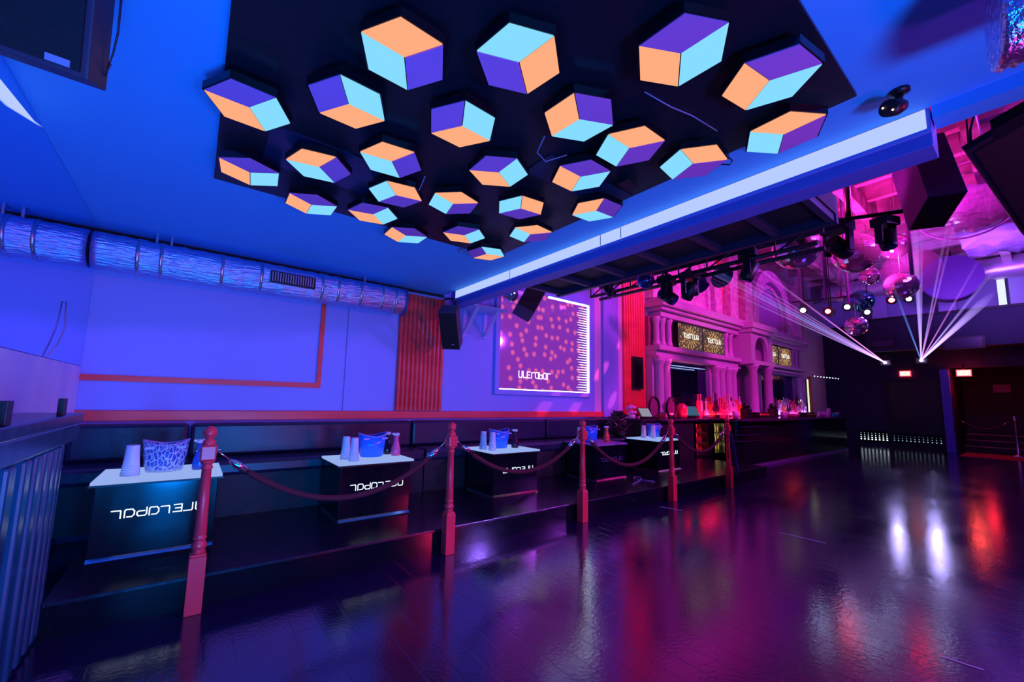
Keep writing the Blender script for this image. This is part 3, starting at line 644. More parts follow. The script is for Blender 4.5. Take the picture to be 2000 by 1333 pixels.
# flexible duct at the upper right
t = thing('flexible_duct', 'crinkled flexible foil duct at the upper right corner of the ceiling', 'duct', (1.88, -.035, 2.35))
b = BM(); n = 46
tube(b, [(-.02+.25*i/n*.4, .05-.62*i/n, .03+.0*i) for i in range(n)], .14, 24, [.14+(.006 if i % 2 else -.003) for i in range(n)]); obj('foil_tube', b, mat('ribbed_foil', (.8, .6, .95), .25, 1.0, bump=(30, .8)), t)
sprk = BM(); lathe(sprk, [(.004, 0), (.004, -.02), (.022, -.022), (.022, -.026), (.008, -.028), (.006, -.045)], 10); tag(obj('sprinkler', sprk, M_steel, loc=(1.83, 3.12, HC)), 'small sprinkler head on the blue ceiling left of the lowest lamp', 'sprinkler')

# ------------------------------------------------------------------ dotted led mirror
t = thing('led_mirror', 'large square dotted led mirror with glowing right edge on the wall', 'mirror', (4.46, W, 1.28))
b = BM()
for x0, x1, z0, z1 in ((-1.05, 1.0, 0, .07), (-1.05, 1.0, 1.60, 1.67), (-1.05, -.97, .07, 1.60), (.955, 1.0, .07, 1.60)): box(b, x0, x1, -.05, 0, z0, z1)
obj('frame', b, M_wall, t, bevel=.005)
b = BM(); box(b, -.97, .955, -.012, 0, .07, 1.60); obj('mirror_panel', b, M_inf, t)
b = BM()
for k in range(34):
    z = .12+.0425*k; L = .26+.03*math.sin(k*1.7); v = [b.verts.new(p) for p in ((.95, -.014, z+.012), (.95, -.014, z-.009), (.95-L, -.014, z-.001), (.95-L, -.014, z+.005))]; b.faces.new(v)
obj('reflection_streak', b, M_ledrefl, t, kind='stuff')  # mirror reflections of the edge leds, built as emissive wedges
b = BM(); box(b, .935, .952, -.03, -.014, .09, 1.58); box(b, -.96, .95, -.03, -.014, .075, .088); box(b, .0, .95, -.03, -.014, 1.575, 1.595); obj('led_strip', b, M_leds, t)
b = BM(); lettering(b, -.60, .06, .26, .36, -.016, .016, True); obj('lettering', b, emis('reflected_lettering', (1, .8, .95), 1.3), t)  # logo reflected in the mirror, put in as glowing strokes

# ------------------------------------------------------------------ truss with moving heads
def truss_light(loc, rz, tilt, label, s=1.0):
    t = thing('moving_head', label, 'stage light', loc, rz, 'moving head lights')
    b = BM(); box(b, -.09*s, .09*s, -.07*s, .07*s, -.10*s, -.02*s); lathe(b, [(.02*s, -.02*s), (.02*s, .03*s)], 8); obj('base', b, M_black, t, bevel=.008*s)
    for q in (-1, 1):
        b = BM(); box(b, q*.085*s-.014*s, q*.085*s+.014*s, -.03*s, .03*s, -.27*s, -.09*s); obj('yoke_arm', b, M_black, t, bevel=.006*s)
    d = Vector((0, -math.sin(tilt), -math.cos(tilt))); c = Vector((0, 0, -.22*s))
    b = BM(); tube(b, [c-d*.09*s, c-d*.07*s, c+d*.07*s, c+d*.10*s], .06*s, 18, [.04*s, .066*s, .062*s, .055*s]); obj('head', b, M_black, t)
    b = BM(); tube(b, [c+d*.10*s, c+d*.104*s], .048*s, 18); obj('lens', b, mat('lens_glass', (.05, .05, .2), .05), t); return t
t = thing('lighting_truss', 'black lighting truss hanging across the front of the bar hall', 'truss', (4.4, 2.6, 2.68))
b = BM()
for dz, dx in ((0, 0), (.17, 0), (0, .2), (.17, .2)): tube(b, [(dx, 1.2, dz), (dx, -1.45, dz)], .022, 10)
obj('chord', b, M_black, t)
b = BM()
for k in range(8): y = 1.2-.33*k; tube(b, [(0, y, 0), (0, y-.33, .17)], .009, 6); tube(b, [(0, y, .17), (0, y, 0)], .009, 6)
obj('lacing', b, M_black, t)
b = BM(); tube(b, [(0.1, 1.0, .17), (0.1, 1.0, 3.02)], .012, 6); tube(b, [(0.1, -1.2, .17), (0.1, -1.2, 3.02)], .012, 6); obj('hanger', b, M_black, t)
truss_light((4.38, 3.46, 2.93), .4, .5, 'moving head light on the left end of the truss', 1.0)
truss_light((4.38, 2.62, 2.72), .2, .9, 'moving head light hanging below the middle of the truss, left of two', 1.15)
truss_light((4.42, 2.36, 2.72), -.3, -.6, 'moving head light hanging below the middle of the truss, right of two', 1.05)
truss_light((4.38, 1.72, 2.80), .2, -.4, 'moving head light near the right end of the truss', 1.1)
t = thing('light_pipe', 'horizontal pipe holding three moving heads above the mirror balls', 'pipe', (6, 1.36, 3.43))
b = BM(); tube(b, [(0, .56, .10), (0, -.56, -.09)], .022, 10); obj('pipe', b, M_black, t)
b = BM(); tube(b, [(0, .3, .05), (0, .3, 2.26)], .02, 6); tube(b, [(0, -.1, .0), (0, -.1, 2.26)], .03, 6); obj('hanger', b, M_black, t)
truss_light((6, 1.73, 3.48), .3, .3, 'moving head light in front of the bright round mirror ball', .95)
truss_light((6, 1.37, 3.43), 1.2, 1.2, 'large moving head light in the middle of the hanging pipe', 1.5)
truss_light((6, .95, 3.34), -.4, .2, 'moving head light at the right end of the hanging pipe', 1.2)

# ------------------------------------------------------------------ mirror balls
def mirror_ball(loc, r, label, m=M_ball, top=None, u=26, v=18):
    t = thing('mirror_ball', label, 'mirror ball', loc, random.random(), 'mirror balls hanging in the hall')
    b = BM(); sphere(b, (0, 0, 0), r, u, v, smooth=(m is not M_ball)); [setattr(v_, 'co', v_.co*random.uniform(.988, 1.0)) for v_ in b.verts if m is M_ball]; obj('ball', b, m, t)
    b = BM(); zt = (top if top is not None else HH)-loc[2]; tube(b, [(0, 0, r*.97), (0, 0, zt)], max(.004, r*.02), 6); obj('hanging_rod', b, M_steel, t); return t
mirror_ball((4.541, 1.874, 3.11), .16, 'tiled mirror ball just below the lit beam')
mirror_ball((6.80, 2.03, 3.49), .31, 'large glowing mirror ball behind the small moving head')
mirror_ball((8.192, 1.671, 3.639), .31, 'large tiled mirror ball right of the big moving head')
mirror_ball((10.708, 1.588, 4.355), .24, 'mirror ball under the rightmost moving head')
mirror_ball((12.196, 2.267, 4.22), .2, 'small shiny ball below the large tiled ball', mat('polished_ball', (.9, .8, 1), .05, .9))
mirror_ball((11.782, 1.541, 4.077), .48, 'large clear bubble ball above two smaller ones', M_glass)
mirror_ball((10.33, 1.49, 3.483), .255, 'tiled mirror ball below the clear bubble ball')
mirror_ball((12.518, 2.637, 3.153), .23, 'lowest mirror ball above the left laser')
mirror_ball((3.103, 3.99, 2.533), .10, 'small mirror ball beside the speaker at the dotted mirror', top=2.57+.1)
mirror_ball((13.706, 2.747, 3.983), .28, 'dark teal mirror ball between the small lamps', mat('teal_tiles', (.1, .5, .6), .1, .9))
mirror_ball((4.12, 2.73, 2.63), .10, 'small dark ball in front of the truss by the fluted panel', mat('dark_ball', (.1, .15, .5), .08, .9))
mirror_ball((12.455, 2.863, 3.90), .12, 'tiny mirror ball beside the small white lamp')
# flat discs under the truss
for x, y, z, r, l in ((6.6, 3.35, 3.22, .19, 'flat mirror disc hanging under the truss, left of two'), (6.8, 3.08, 3.30, .19, 'flat mirror disc hanging under the truss, right of two')):
    t = thing('mirror_disc', l, 'mirror disc', (x, y, z)); b = BM(); tube(b, [(0, 0, 0), (.01, .02, .015)], r, 28); obj('disc', b, M_mirror, t)
    b = BM(); tube(b, [(0, 0, .01), (0, 0, HH-z)], .004, 5); obj('wire', b, M_steel, t)
# ring and drum
t = thing('hanging_hoop', 'thin metal hoop hanging below the large violet speaker', 'hoop', (9.6, .55, 4.55))
b = BM(); tube(b, [(.0+.1*math.cos(a), .62*math.cos(a), .62*math.sin(a)) for a in [2*PI*k/48 for k in range(49)]], .014, 6); obj('ring', b, mat('hoop', (.6, .4, .9), .3), t)
b = BM(); tube(b, [(0, 0, .62), (0, 0, HH-4.55)], .006, 5); obj('wire', b, M_steel, t)
t = thing('round_drum', 'big violet round drum hanging under the roof at the far end', 'drum', (15.1, 1.24, 4.50))
b = BM(); tube(b, [(-.25, 0, 0), (.25, .05, 0)], .55, 40); obj('shell', b, mat('violet_drum', (.10, .03, .25), .5), t)
b = BM(); tube(b, [(0, 0, .55), (0, 0, HH-4.5)], .02, 6); obj('hanger', b, M_black, t)

# pipes hanging from the roof
for x, y, z0, l in ((8.0, 2.03, 2.9, 'thin vertical pipe left of the large tiled mirror ball'), (9.5, 1.75*1.19, 3.1, 'second thin vertical pipe behind the moving heads'), (7.6, .98, 3.0, 'tall vertical pipe left of the large violet speaker')):
    b = BM(); tube(b, [(0, 0, 0), (0, 0, HH-z0)], .022, 8); tag(obj('vertical_pipe', b, mat('violet_pipe', (.3, .15, .5), .4), loc=(x, y, z0)), l, 'pipe')
t = thing('lamp_pipe', 'low horizontal pipe holding the small hall lamps', 'pipe', (11.2, 2.7, 3.62))
b = BM(); tube(b, [(-.2, .75, 0), (.45, -.35, .08)], .018, 8); obj('pipe', b, M_black, t)
b = BM(); tube(b, [(-.1, .6, 0), (-.1, .6, HH-3.62)], .03, 8); tube(b, [(.3, -.06, .05), (.3, -.06, HH-3.62)], .02, 8); obj('hanger', b, mat('violet_pipe', (.3, .15, .5), .4), t)
def par_lamp(loc, m, label):
    t = thing('par_lamp', label, 'stage light', loc, 0, 'small hall lamps on the low pipe')
    b = BM(); tube(b, [(.16, 0, .10), (.02, 0, .01), (-.05, 0, -.02)], .1, 14, [.05, .09, .10]); obj('can', b, M_black, t)
    b = BM(); tube(b, [(-.05, 0, -.02), (-.06, 0, -.025)], .05, 14); obj('lens', b, m, t)
    b = BM(); tube(b, [(.05, 0, .08), (.05, 0, HH-loc[2])], .010, 6); obj('clamp', b, M_black, t)
par_lamp((10.95, 3.20, 3.40), M_lwh, 'white lamp at the left end of the low pipe')
par_lamp((11.35, 2.85, 3.38), M_lred, 'red lamp second from the left on the low pipe')
par_lamp((11.55, 2.55, 3.46), M_lwh, 'white lamp in the middle of the low pipe')
par_lamp((12.3, 3.05, 3.52), M_lwh, 'small white lamp under the tiny mirror ball')
par_lamp((12.25, 1.93, 3.62), M_lred, 'red lamp right of the dark teal ball')
par_lamp((13.8, 1.87, 3.90), M_lwh, 'white lamp below the right mirror ball')
par_lamp((13.0, 2.50, 3.55), M_lwh, 'white lamp under the dark teal ball')

# ------------------------------------------------------------------ roof of the hall
t = thing('roof_rafters', 'row of heavy roof rafters over the hall lit pink and violet', 'rafters', (0, 0, 0))
for k in range(17):
    x = 3.3+.9*k; b = BM(); box(b, x, x+.14, YB, W, HH-.34, HH); obj('rafter', b, M_raft, t)
for y in (3.6, 1.9, .3, -1.6):
    b = BM(); box(b, 2.7, 18.4, y, y+.16, HH-.62, HH-.34); obj('purlin', b, M_raft, t)
b = BM(); n = 14; L = 40; vv = []
for i in range(L+1):
    for j in range(n+1):
        vv.append(b.verts.new((9.9+4.7*i/L, .9-3.4*j/n, 4.85+.05*math.sin(i*1.9+j*1.3)+.04*math.sin(j*2.3+i*.4)+random.uniform(-.035, .035))))
for i in range(L):
    for j in range(n): f = b.faces.new((vv[i*(n+1)+j], vv[(i+1)*(n+1)+j], vv[(i+1)*(n+1)+j+1], vv[i*(n+1)+j+1])); f.smooth = True
o = obj('plastic_sheet', b, M_plas); md = o.modifiers.new('thick', 'SOLIDIFY'); md.thickness = .004
tag(o, 'crumpled violet plastic sheet slung under the roof at the right', 'sheet')
b = BM(); n = 44
tube(b, [(16.9, -2.5+7.0*i/n, 5.0) for i in range(n)], .3, 16, [.3+(.012 if i % 2 else 0) for i in range(n)]); tag(obj('roof_duct', b, mat('lilac_duct', (.75, .6, .95), .35, .5)), 'pale ribbed duct crossing under the roof at the far end', 'duct')

# ------------------------------------------------------------------ arches on the bar wall
def arch(cx, z0, r, depth, wdt, name, m, parent, y=W):
    b = BM(); n = 28; ro, ri = r, r-wdt; P = []
    out = [(cx-ro, 3.3)] + [(cx-ro*math.cos(PI*k/n), z0+ro*math.sin(PI*k/n)) for k in range(n+1)] + [(cx+ro, 3.3)]
    inn = [(cx-ri, 3.3)] + [(cx-ri*math.cos(PI*k/n), z0+ri*math.sin(PI*k/n)) for k in range(n+1)] + [(cx+ri, 3.3)]
    fo = [b.verts.new((x, y-depth, z)) for x, z in out]; fi = [b.verts.new((x, y-depth, z)) for x, z in inn]
    bo = [b.verts.new((x, y, z)) for x, z in out]; bi = [b.verts.new((x, y, z)) for x, z in inn]
    for k in range(len(out)-1):
        b.faces.new((fo[k], fo[k+1], fi[k+1], fi[k])); b.faces.new((fo[k], bo[k], bo[k+1], fo[k+1])); b.faces.new((fi[k], fi[k+1], bi[k+1], bi[k]))
    return obj(name, b, m, parent)
t = thing('wall_arches', 'two tall plaster arches with pilasters on the wall above the bar', 'wall arches', (0, 0, 0))
for cx, r in ((8.6, 1.45), (13.15, 1.35)):
    arch(cx, 3.75, r, .18, .34, 'arch', M_pink, t); arch(cx, 3.75, r-.42, .10, .10, 'inner_arch', M_pink, t)
    b = BM(); n = 24; rr = r-.34
    vs_ = [b.verts.new((cx-rr, W-.02, 3.3))] + [b.verts.new((cx-rr*math.cos(PI*k/n), W-.02, 3.75+rr*math.sin(PI*k/n))) for k in range(n+1)] + [b.verts.new((cx+rr, W-.02, 3.3))]
    b.faces.new(vs_); obj('arch_panel', b, M_pink if cx < 10 else mat('violet_panel', (.55, .3, .75), .5), t)
for x in (10.45, 11.3, 14.9):
    b = BM(); box(b, x, x+.42, W-.2, W, 3.3, 5.2); box(b, x-.05, x+.47, W-.24, W, 4.9, 5.05); obj('pilaster', b, M_pink, t, bevel=.01)
for x0, x1 in ((10.1, 10.42), (10.9, 11.28), (15.35, 15.9)):
    b = BM()
    for k in range(6): xx = x0+(x1-x0)*(k+.5)/6; tube(b, [(xx, W-.03, 3.3), (xx, W-.03, 4.9)], (x1-x0)/14, 8)
    obj('red_flutes', b, M_redp, t)

# ------------------------------------------------------------------ back bar
t = thing('back_bar', 'ornate plaster back bar with columns and cornice behind the bar', 'back bar', (0, 0, 0))
YF = 4.5
def column(x, y, z0, z1, r, parent=t, m=M_plaster):
    b = BM(); prof = [(r*1.35, z0), (r*1.35, z0+.05), (r*1.1, z0+.09), (r, z0+.13), (r*.9, z1-.14), (r*1.1, z1-.10), (r*1.35, z1-.05), (r*1.4, z1)]
    lathe(b, prof, 18, (x, y, 0)); return obj('column', b, m, parent)
b = BM(); box(b, 7.1, 15.0, YF+.11, W-.002, .93, 1.02); obj('ledge', b, M_plaster, t)
for x0, x1 in ((7.08, 7.58), (9.32, 10.46), (11.9, 12.1), (14.55, 15.0)):
    b = BM(); box(b, x0, x1, YF+.08, W, 1.02, 2.08); obj('pier', b, M_plaster, t)
b = BM(); box(b, 7.58, 9.32, YF+.17, W, 1.02, 2.08); obj('bar_mirror', b, M_winm, t)
b = BM(); box(b, 12.1, 14.55, YF+.17, W, 1.02, 2.12); obj('bar_mirror', b, M_winm, t)
b = BM()
for z0, z1, p in ((2.08, 2.13, -.05), (2.13, 2.24, 0), (2.24, 2.34, -.08)):
    box(b, 7.1, 10.6, YF+p, W, z0, z1); box(b, 11.9, 15.1, YF+p, W, z0+.03, z1+.0)
obj('lower_entablature', b, M_plaster, t, bevel=.012)
b = BM(); box(b, 7.1, 15.0, YF+.16, W, 2.34, 2.93); obj('tv_band', b, mat('band_red', (.35, .08, .2), .5), t)
for x in (7.24, 7.44, 7.68, 10.12, 10.36, 12.0, 14.35, 14.62, 14.9): column(x, YF+.08, 2.34, 2.92, .06)
b = BM()
for z0, z1, p in ((2.92, 3.04, -.02), (3.04, 3.11, -.10), (3.11, 3.20, -.17), (3.20, 3.30, -.12)): box(b, 7.28+p, 15.08-p, YF+p, W, z0, z1)
obj('cornice', b, M_plaster, t, bevel=.015)
for x in (7.22, 7.46, 9.48, 9.74, 10.08, 10.32): column(x, YF+.02, 1.02, 2.08, .085)
for x in (14.62, 14.86): column(x, YF+.02, 1.02, 2.1, .08)
for x in (12.55-.3,): column(x, YF+.02, 1.02, 2.1, .07)
# niche bay in the middle
b = BM(); box(b, 10.62, 11.95, 4.18, W, 2.2, 2.30); obj('bay_entablature', b, M_plaster, t, bevel=.012)
b = BM(); box(b, 10.62, 11.95, 4.16, W, 2.98, 3.08); box(b, 10.58, 11.99, 4.12, W, 3.08, 3.22); obj('bay_cornice', b, M_plaster, t, bevel=.012)
b = BM(); box(b, 10.66, 10.86, 4.22, W, 2.30, 2.98); obj('bay_pier', b, M_plaster, t)
b = BM(); box(b, 11.72, 11.92, 4.22, W, 2.30, 2.98); obj('bay_pier', b, M_plaster, t)
b = BM(); n = 20; cx = 11.29; out = [(10.86, 2.30), (10.86, 2.98), (11.72, 2.98), (11.72, 2.30)]
ar = [(cx+.36*math.cos(PI*k/n), 2.55+.36*math.sin(PI*k/n)) for k in range(n+1)]
poly = [(10.86, 2.30), (10.86, 2.98), (11.72, 2.98), (11.72, 2.30), (cx+.36, 2.30)] + ar + [(cx-.36, 2.30)]
v0 = [b.verts.new((x, 4.24, z)) for x, z in poly]; v1 = [b.verts.new((x, 4.32, z)) for x, z in poly]; b.faces.new(v0); b.faces.new(v1[::-1])
for k in range(len(poly)): b.faces.new((v0[k], v1[k], v1[(k+1) % len(poly)], v0[(k+1) % len(poly)]))
obj('niche_arch', b, M_plaster, t)
for x in (10.85, 11.72): column(x, 4.28, .95, 2.2, .10)
b = BM(); box(b, 10.95, 11.62, W-.15, W, 1.0, 2.98); obj('niche_back', b, mat('niche_back', (.15, .05, .2), .5), t)
b = BM(); box(b, 7.7, 9.2, YF+.12, YF+.14, 1.99, 2.0); box(b, 7.75, 8.7, YF+.1, YF+.12, 1.94, 1.948); obj('tube_light', b, emis('pale_tube', (.45, .55, 1), 1.2), t)
# televisions
def tv(x0, x1, z0, z1, label):
    t = thing('television', label, 'television', ((x0+x1)/2, YF+.02, z0), 0, 'gold screens above the bar'); h = (x1-x0)/2
    b = BM(); box(b, -h, h, 0, .06, 0, z1-z0); obj('casing', b, M_black, t)
    b = BM(); box(b, -h+.02, h-.02, -.004, 0, .02, z1-z0-.02); obj('screen', b, M_tv, t)
    b = BM(); n = 16
    for k in range(n):
        a = PI*k/n*2; bar(b, (.10*math.cos(a), -.006, .28+.08*math.sin(a)), (.30*math.cos(a), -.006, .28+.24*math.sin(a)), .008, .002)
    obj('fireworks', b, emis('gold_rays', (1, .6, .2), 1.1), t)
    b = BM(); lettering(b, -h*.66, h*.66, .25, .35, -.008, .012); obj('lettering', b, emis('white_logo', (1, .95, .85), 1.4), t)
tv(7.93, 8.93, 2.35, 2.90, 'leftmost gold fireworks screen above the bar')
tv(8.95, 9.95, 2.35, 2.90, 'second gold fireworks screen from the left above the bar')
tv(12.18, 13.15, 2.35, 2.90, 'third gold fireworks screen right of the niche')
tv(13.18, 14.14, 2.35, 2.90, 'rightmost gold fireworks screen at the end of the back bar')
# back counter and coolers
t = thing('back_counter', 'dark counter along the wall under the bottles', 'counter', (0, 0, 0))
b = BM(); box(b, 6.66, 15.0, 4.14, 4.6, .885, .925); obj('worktop', b, M_counter, t, bevel=.006)
b = BM()
for x0, x1, z0 in ((6.66, 7.85, .178), (8.5, 8.62, 0), (9.3, 15.0, 0)): box(b, x0, x1, 4.2, 4.58, z0, .885)
box(b, 7.96, 9.3, 4.5, 4.58, 0.0, .885); obj('carcass', b, M_dark, t)
def cooler(x0, x1, back, label, rows, seedm):
    t = thing('cooler', label, 'cooler', ((x0+x1)/2, 4.35, .178)); h = (x1-x0)/2
    b = BM(); box(b, -h, -h+.03, -.14, .14, 0, .68); box(b, h-.03, h, -.14, .14, 0, .68); box(b, -h+.03, h-.03, -.14, .14, .64, .68); box(b, -h+.03, h-.03, -.14, .14, 0, .04); obj('cabinet', b, M_black, t)
    b = BM(); box(b, -h+.03, h-.03, .10, .13, .04, .64); obj('lit_back', b, back, t)
    for z in rows:
        b = BM(); box(b, -h+.03, h-.03, -.11, .10, z, z+.012); obj('shelf', b, M_steel, t)
    b = BM()
    for z in (0.04,)+rows:
        for k in range(5): lathe(b, [(.022, 0), (.024, .08), (.009, .12), (.009, .145)], 8, (-h+.07+k*(2*h-.14)/4, 0, z+.013))
    obj('bottles', b, seedm, t)
cooler(7.93, 8.46, M_redled, 'red lit open cooler below the back counter', (.26, .46), M_redc)
cooler(8.66, 9.22, M_yel, 'yellow lit glass cooler of bottles below the back counter', (.24, .44), mat('pale_bottle', (.6, .5, .15), .2))

# main bar
t = thing('bar_counter', 'long black glossy bar counter facing the dance floor', 'bar', (0, 0, 0))
def rr(x0, x1, y0, y1, r, z0, z1):
    b = BM(); P = []
    for cx, cy, a0 in ((x0+r, y0+r, PI), (x1-r, y0+r, 1.5*PI), (x1-r, y1-r, 0), (x0+r, y1-r, .5*PI)):
        for k in range(9): a = a0+PI/2*k/8; P.append((cx+r*math.cos(a), cy+r*math.sin(a)))
    prism(b, P, z0, z1); return b
obj('front', rr(8.5, 15.35, 3.60, 4.02, .2, 0, .90), M_darkg, t)
obj('counter_top', rr(8.38, 15.4, 3.50, 4.06, .25, .90, .945), M_counter, t)
obj('foot_rail', rr(8.46, 15.38, 3.575, 4.04, .22, .0, .05), mat('kick_strip', (.12, .08, .25), .3), t)
for z in (.78, .62, .50): obj('moulding', rr(8.47, 9.6, 3.585, 4.03, .2, z, z+.02), mat('gloss_moulding', (.03, .02, .07), .08), t)

# host cabinet at the end of the banquette
t = thing('host_cabinet', 'dark low cabinet with a sloped tablet at the bar entrance', 'cabinet', (6.55, 4.3, .176))
b = BM(); box(b, -.35, .05, -.05, .25, 0, .72); obj('body', b, M_dark, t)
b = BM(); box(b, -.38, .08, -.08, .28, .72, .75); obj('top', b, M_counter, t)
def tablet(loc, rz, m, label, s=1.0):
    t = thing('tablet_screen', label, 'tablet', loc, rz)
    b = BM(); obox(b, (-.12*s, 0, .03*s), ((1, 0, 0), (0, .6, .8), (0, -.8, .6)), (.24*s, .20*s, .012)); obj('casing', b, M_black, t)
    b = BM(); obox(b, (-.11*s, -.012, .045*s), ((1, 0, 0), (0, .6, .8), (0, -.8, .6)), (.22*s, .175*s, .003)); obj('screen', b, m, t)
    b = BM(); box(b, -.05*s, .05*s, .0, .12*s, 0, .04*s); obj('stand', b, M_black, t)
tablet((6.42, 4.28, .926), -.3, M_screen, 'pale tablet tilted on the host cabinet')
tablet((8.02, 4.30, .927), -.5, M_screen2, 'teal till screen among the bottles on the back counter', 1.25)
for x, l in ((6.78, 'round dark rimmed mirror, left of two by the bar entrance'), (7.35, 'round dark rimmed mirror in front of the first columns')):
    t = thing('round_mirror', l, 'mirror', (x, 4.36, .926))
    b = BM(); tube(b, [(.155*math.cos(a), 0, .20+.19*math.sin(a)) for a in [2*PI*k/32 for k in range(33)]], .022, 8); obj('rim', b, M_black, t)
    b = BM(); tube(b, [(0, .004, .2), (0, .012, .2)], .15, 24); obj('glass', b, mat('pink_glass', (.8, .2, .5), .1, .6), t)
    b = BM(); box(b, -.08, .08, -.04, .04, 0, .02); obj('foot', b, M_black, t)
# plant and flowers at the banquette end
t = thing('bushy_plant', 'dark bushy plant standing on the end of the banquette', 'plant', (5.70, 4.33, .637))
b = BM(); lathe(b, [(.08, 0), (.11, .10), (.1, .10)], 14); obj('pot', b, M_black, t)
b = BM()
for k in range(420):
    a = random.uniform(0, 2*PI); z = random.uniform(.05, .42); r = .2*(1-abs(z-.2)/.32)*random.uniform(.2, 1)+.02
    p = Vector((r*math.cos(a)*1.25, r*math.sin(a)*.8, z)); d = Vector((random.uniform(-1, 1), random.uniform(-1, 1), random.uniform(-.3, 1))).normalized(); s = d.orthogonal().normalized()*.02
    b.faces.new([b.verts.new(q) for q in (p-s, p+d*.06, p+s, p-d*.02)])
obj('foliage', b, M_leaf, t)
t = thing('flower_arrangement', 'pale pink and white flower arrangement beside the dark plant', 'flowers', (6.22, 4.44, .927))
b = BM(); lathe(b, [(.05, 0), (.06, .06), (.045, .07)], 12); obj('vase', b, M_white, t)
b = BM()
for k in range(26):
    a = random.uniform(0, 2*PI); r = random.uniform(0, .13); sphere(b, (r*math.cos(a), r*math.sin(a)*.6, .08+random.uniform(0, .15)), random.uniform(.015, .032), 8, 6)
obj('blossoms', b, M_flower, t)

# ------------------------------------------------------------------ bottles
BM_ = [mat('red_glass_bottle', (.95, .08, .18), .15), mat('pink_glass_bottle', (.9, .3, .55), .15), mat('clear_glass_bottle', (.85, .65, .85), .12), mat('amber_glass_bottle', (.9, .22, .05), .15), mat('dark_glass_bottle', (.12, .02, .08), .1)]
PR = [[(.036, 0), (.038, .01), (.038, .18), (.014, .22), (.013, .30), (.016, .305), (.016, .32)],
      [(.045, 0), (.047, .02), (.045, .14), (.02, .18), (.015, .24), (.02, .245), (.02, .27)],
      [(.03, 0), (.032, .2), (.012, .25), (.011, .33), (.014, .335), (.014, .35)],
      [(.042, 0), (.05, .06), (.035, .13), (.014, .16), (.014, .26), (.022, .27), (.022, .30)]]
kinds = []
for i, p in enumerate(PR):
    for j in range(3):
        b = BM(); lathe(b, p, 12); me_ = obj('bottle', b, BM_[(i+j*2) % 5]); kinds.append(me_)
used = set()
def place_bottle(k, loc, label, group):
    o = kinds[k]
    if k in used: o = o.copy(); COL.objects.link(o)
    used.add(k); o.location = loc; tag(o, label, 'bottle', group); o.scale = (1.15, 1.15, random.uniform(.95, 1.25)); return o
ORD = 'first second third fourth fifth sixth seventh eighth ninth tenth eleventh twelfth thirteenth fourteenth fifteenth sixteenth seventeenth eighteenth nineteenth'.split()
SH = ('straight', 'squat', 'slim', 'stoppered'); CN = ('red', 'pink', 'clear', 'amber', 'dark')
def bl(k, i, row, side):
    return f'{SH[k//3]} {CN[(k//3 + (k % 3)*2) % 5]} bottle, {ORD[i]} from the left in the {row} row {side} of the niche'
n = 0
b = BM(); box(b, 8.25, 10.3, 4.295, 4.39, .926, 1.06); tag(obj('bottle_step', b, M_redp), 'raised step carrying the rear bottles left of the niche', 'shelf')
b = BM(); box(b, 12.0, 14.4, 4.295, 4.39, .926, 1.06); tag(obj('bottle_step', b, M_lilac), 'raised step carrying the rear bottles right of the niche', 'shelf')
for i in range(19):
    place_bottle(n % 12, (8.32+.105*i, 4.345, 1.061), bl(n % 12, i, 'rear', 'left'), 'rear bottles left of the niche'); n += 1
for i in range(17):
    place_bottle((n*5) % 12, (8.45+.11*i, 4.235+random.uniform(-.01, .01), .926), bl((n*5) % 12, i, 'front', 'left'), 'front bottles left of the niche'); n += 1
for i in range(18):
    place_bottle((n*7) % 12, (12.08+.13*i, 4.345, 1.061), bl((n*7) % 12, i, 'rear', 'right'), 'rear bottles right of the niche'); n += 1
for i in range(14):
    place_bottle((n*5) % 12, (12.2+.15*i, 4.235+random.uniform(-.01, .01), .926), bl((n*5) % 12, i, 'front', 'right'), 'front bottles right of the niche'); n += 1
for i, (x, lab) in enumerate(((7.62, 'tall glass jar at the left end of the back counter'),)):
    b = BM(); lathe(b, [(.09, 0), (.1, .02), (.1, .24), (.06, .27), (.06, .29)], 18); tag(obj('glass_jar', b, mat('red_jar', (.7, .03, .1), .15), loc=(7.75, 4.38, .926)), lab, 'jar')
# things on the bar
def cyl(name, loc, prof, m, label, cat):
    b = BM(); lathe(b, prof, 16); return tag(obj(name, b, m, loc=loc), label, cat)
CUP = [(.05, 0), (.06, .14), (.056, .14), (.046, .01)]
cyl('plastic_cup', (8.72, 3.80, .946), CUP, M_flower, 'pink cup stack at the left end of the bar', 'cup')
cyl('napkin_holder', (11.15, 3.78, .946), [(.07, 0), (.07, .13), (.065, .135)], M_flower, 'pink napkin holder in the middle of the bar', 'holder')
cyl('plastic_cup', (13.75, 3.78, .946), CUP, M_frost, 'left pale cup stack at the right of the bar', 'cup')
cyl('plastic_cup', (14.18, 3.82, .946), CUP, M_frost, 'middle pale cup stack at the right of the bar', 'cup')
cyl('plastic_cup', (14.50, 3.80, .946), [(.05, 0), (.04, .24), (.036, .24), (.03, .01)], M_frost, 'tall pale cup stack at the right of the bar', 'cup')
cyl('blue_tub', (14.85, 3.74, .946), [(.07, 0), (.08, .09), (.07, .09), (.06, .01)], mat('teal_tub', (.0, .25, .5), .3), 'small teal tub near the right end of the bar', 'tub')
cyl('stemmed_bowl', (15.15, 3.78, .946), [(.04, 0), (.01, .02), (.01, .06), (.08, .12), (.07, .12), (.005, .07)], M_frost, 'pale stemmed bowl at the right end of the bar', 'bowl')
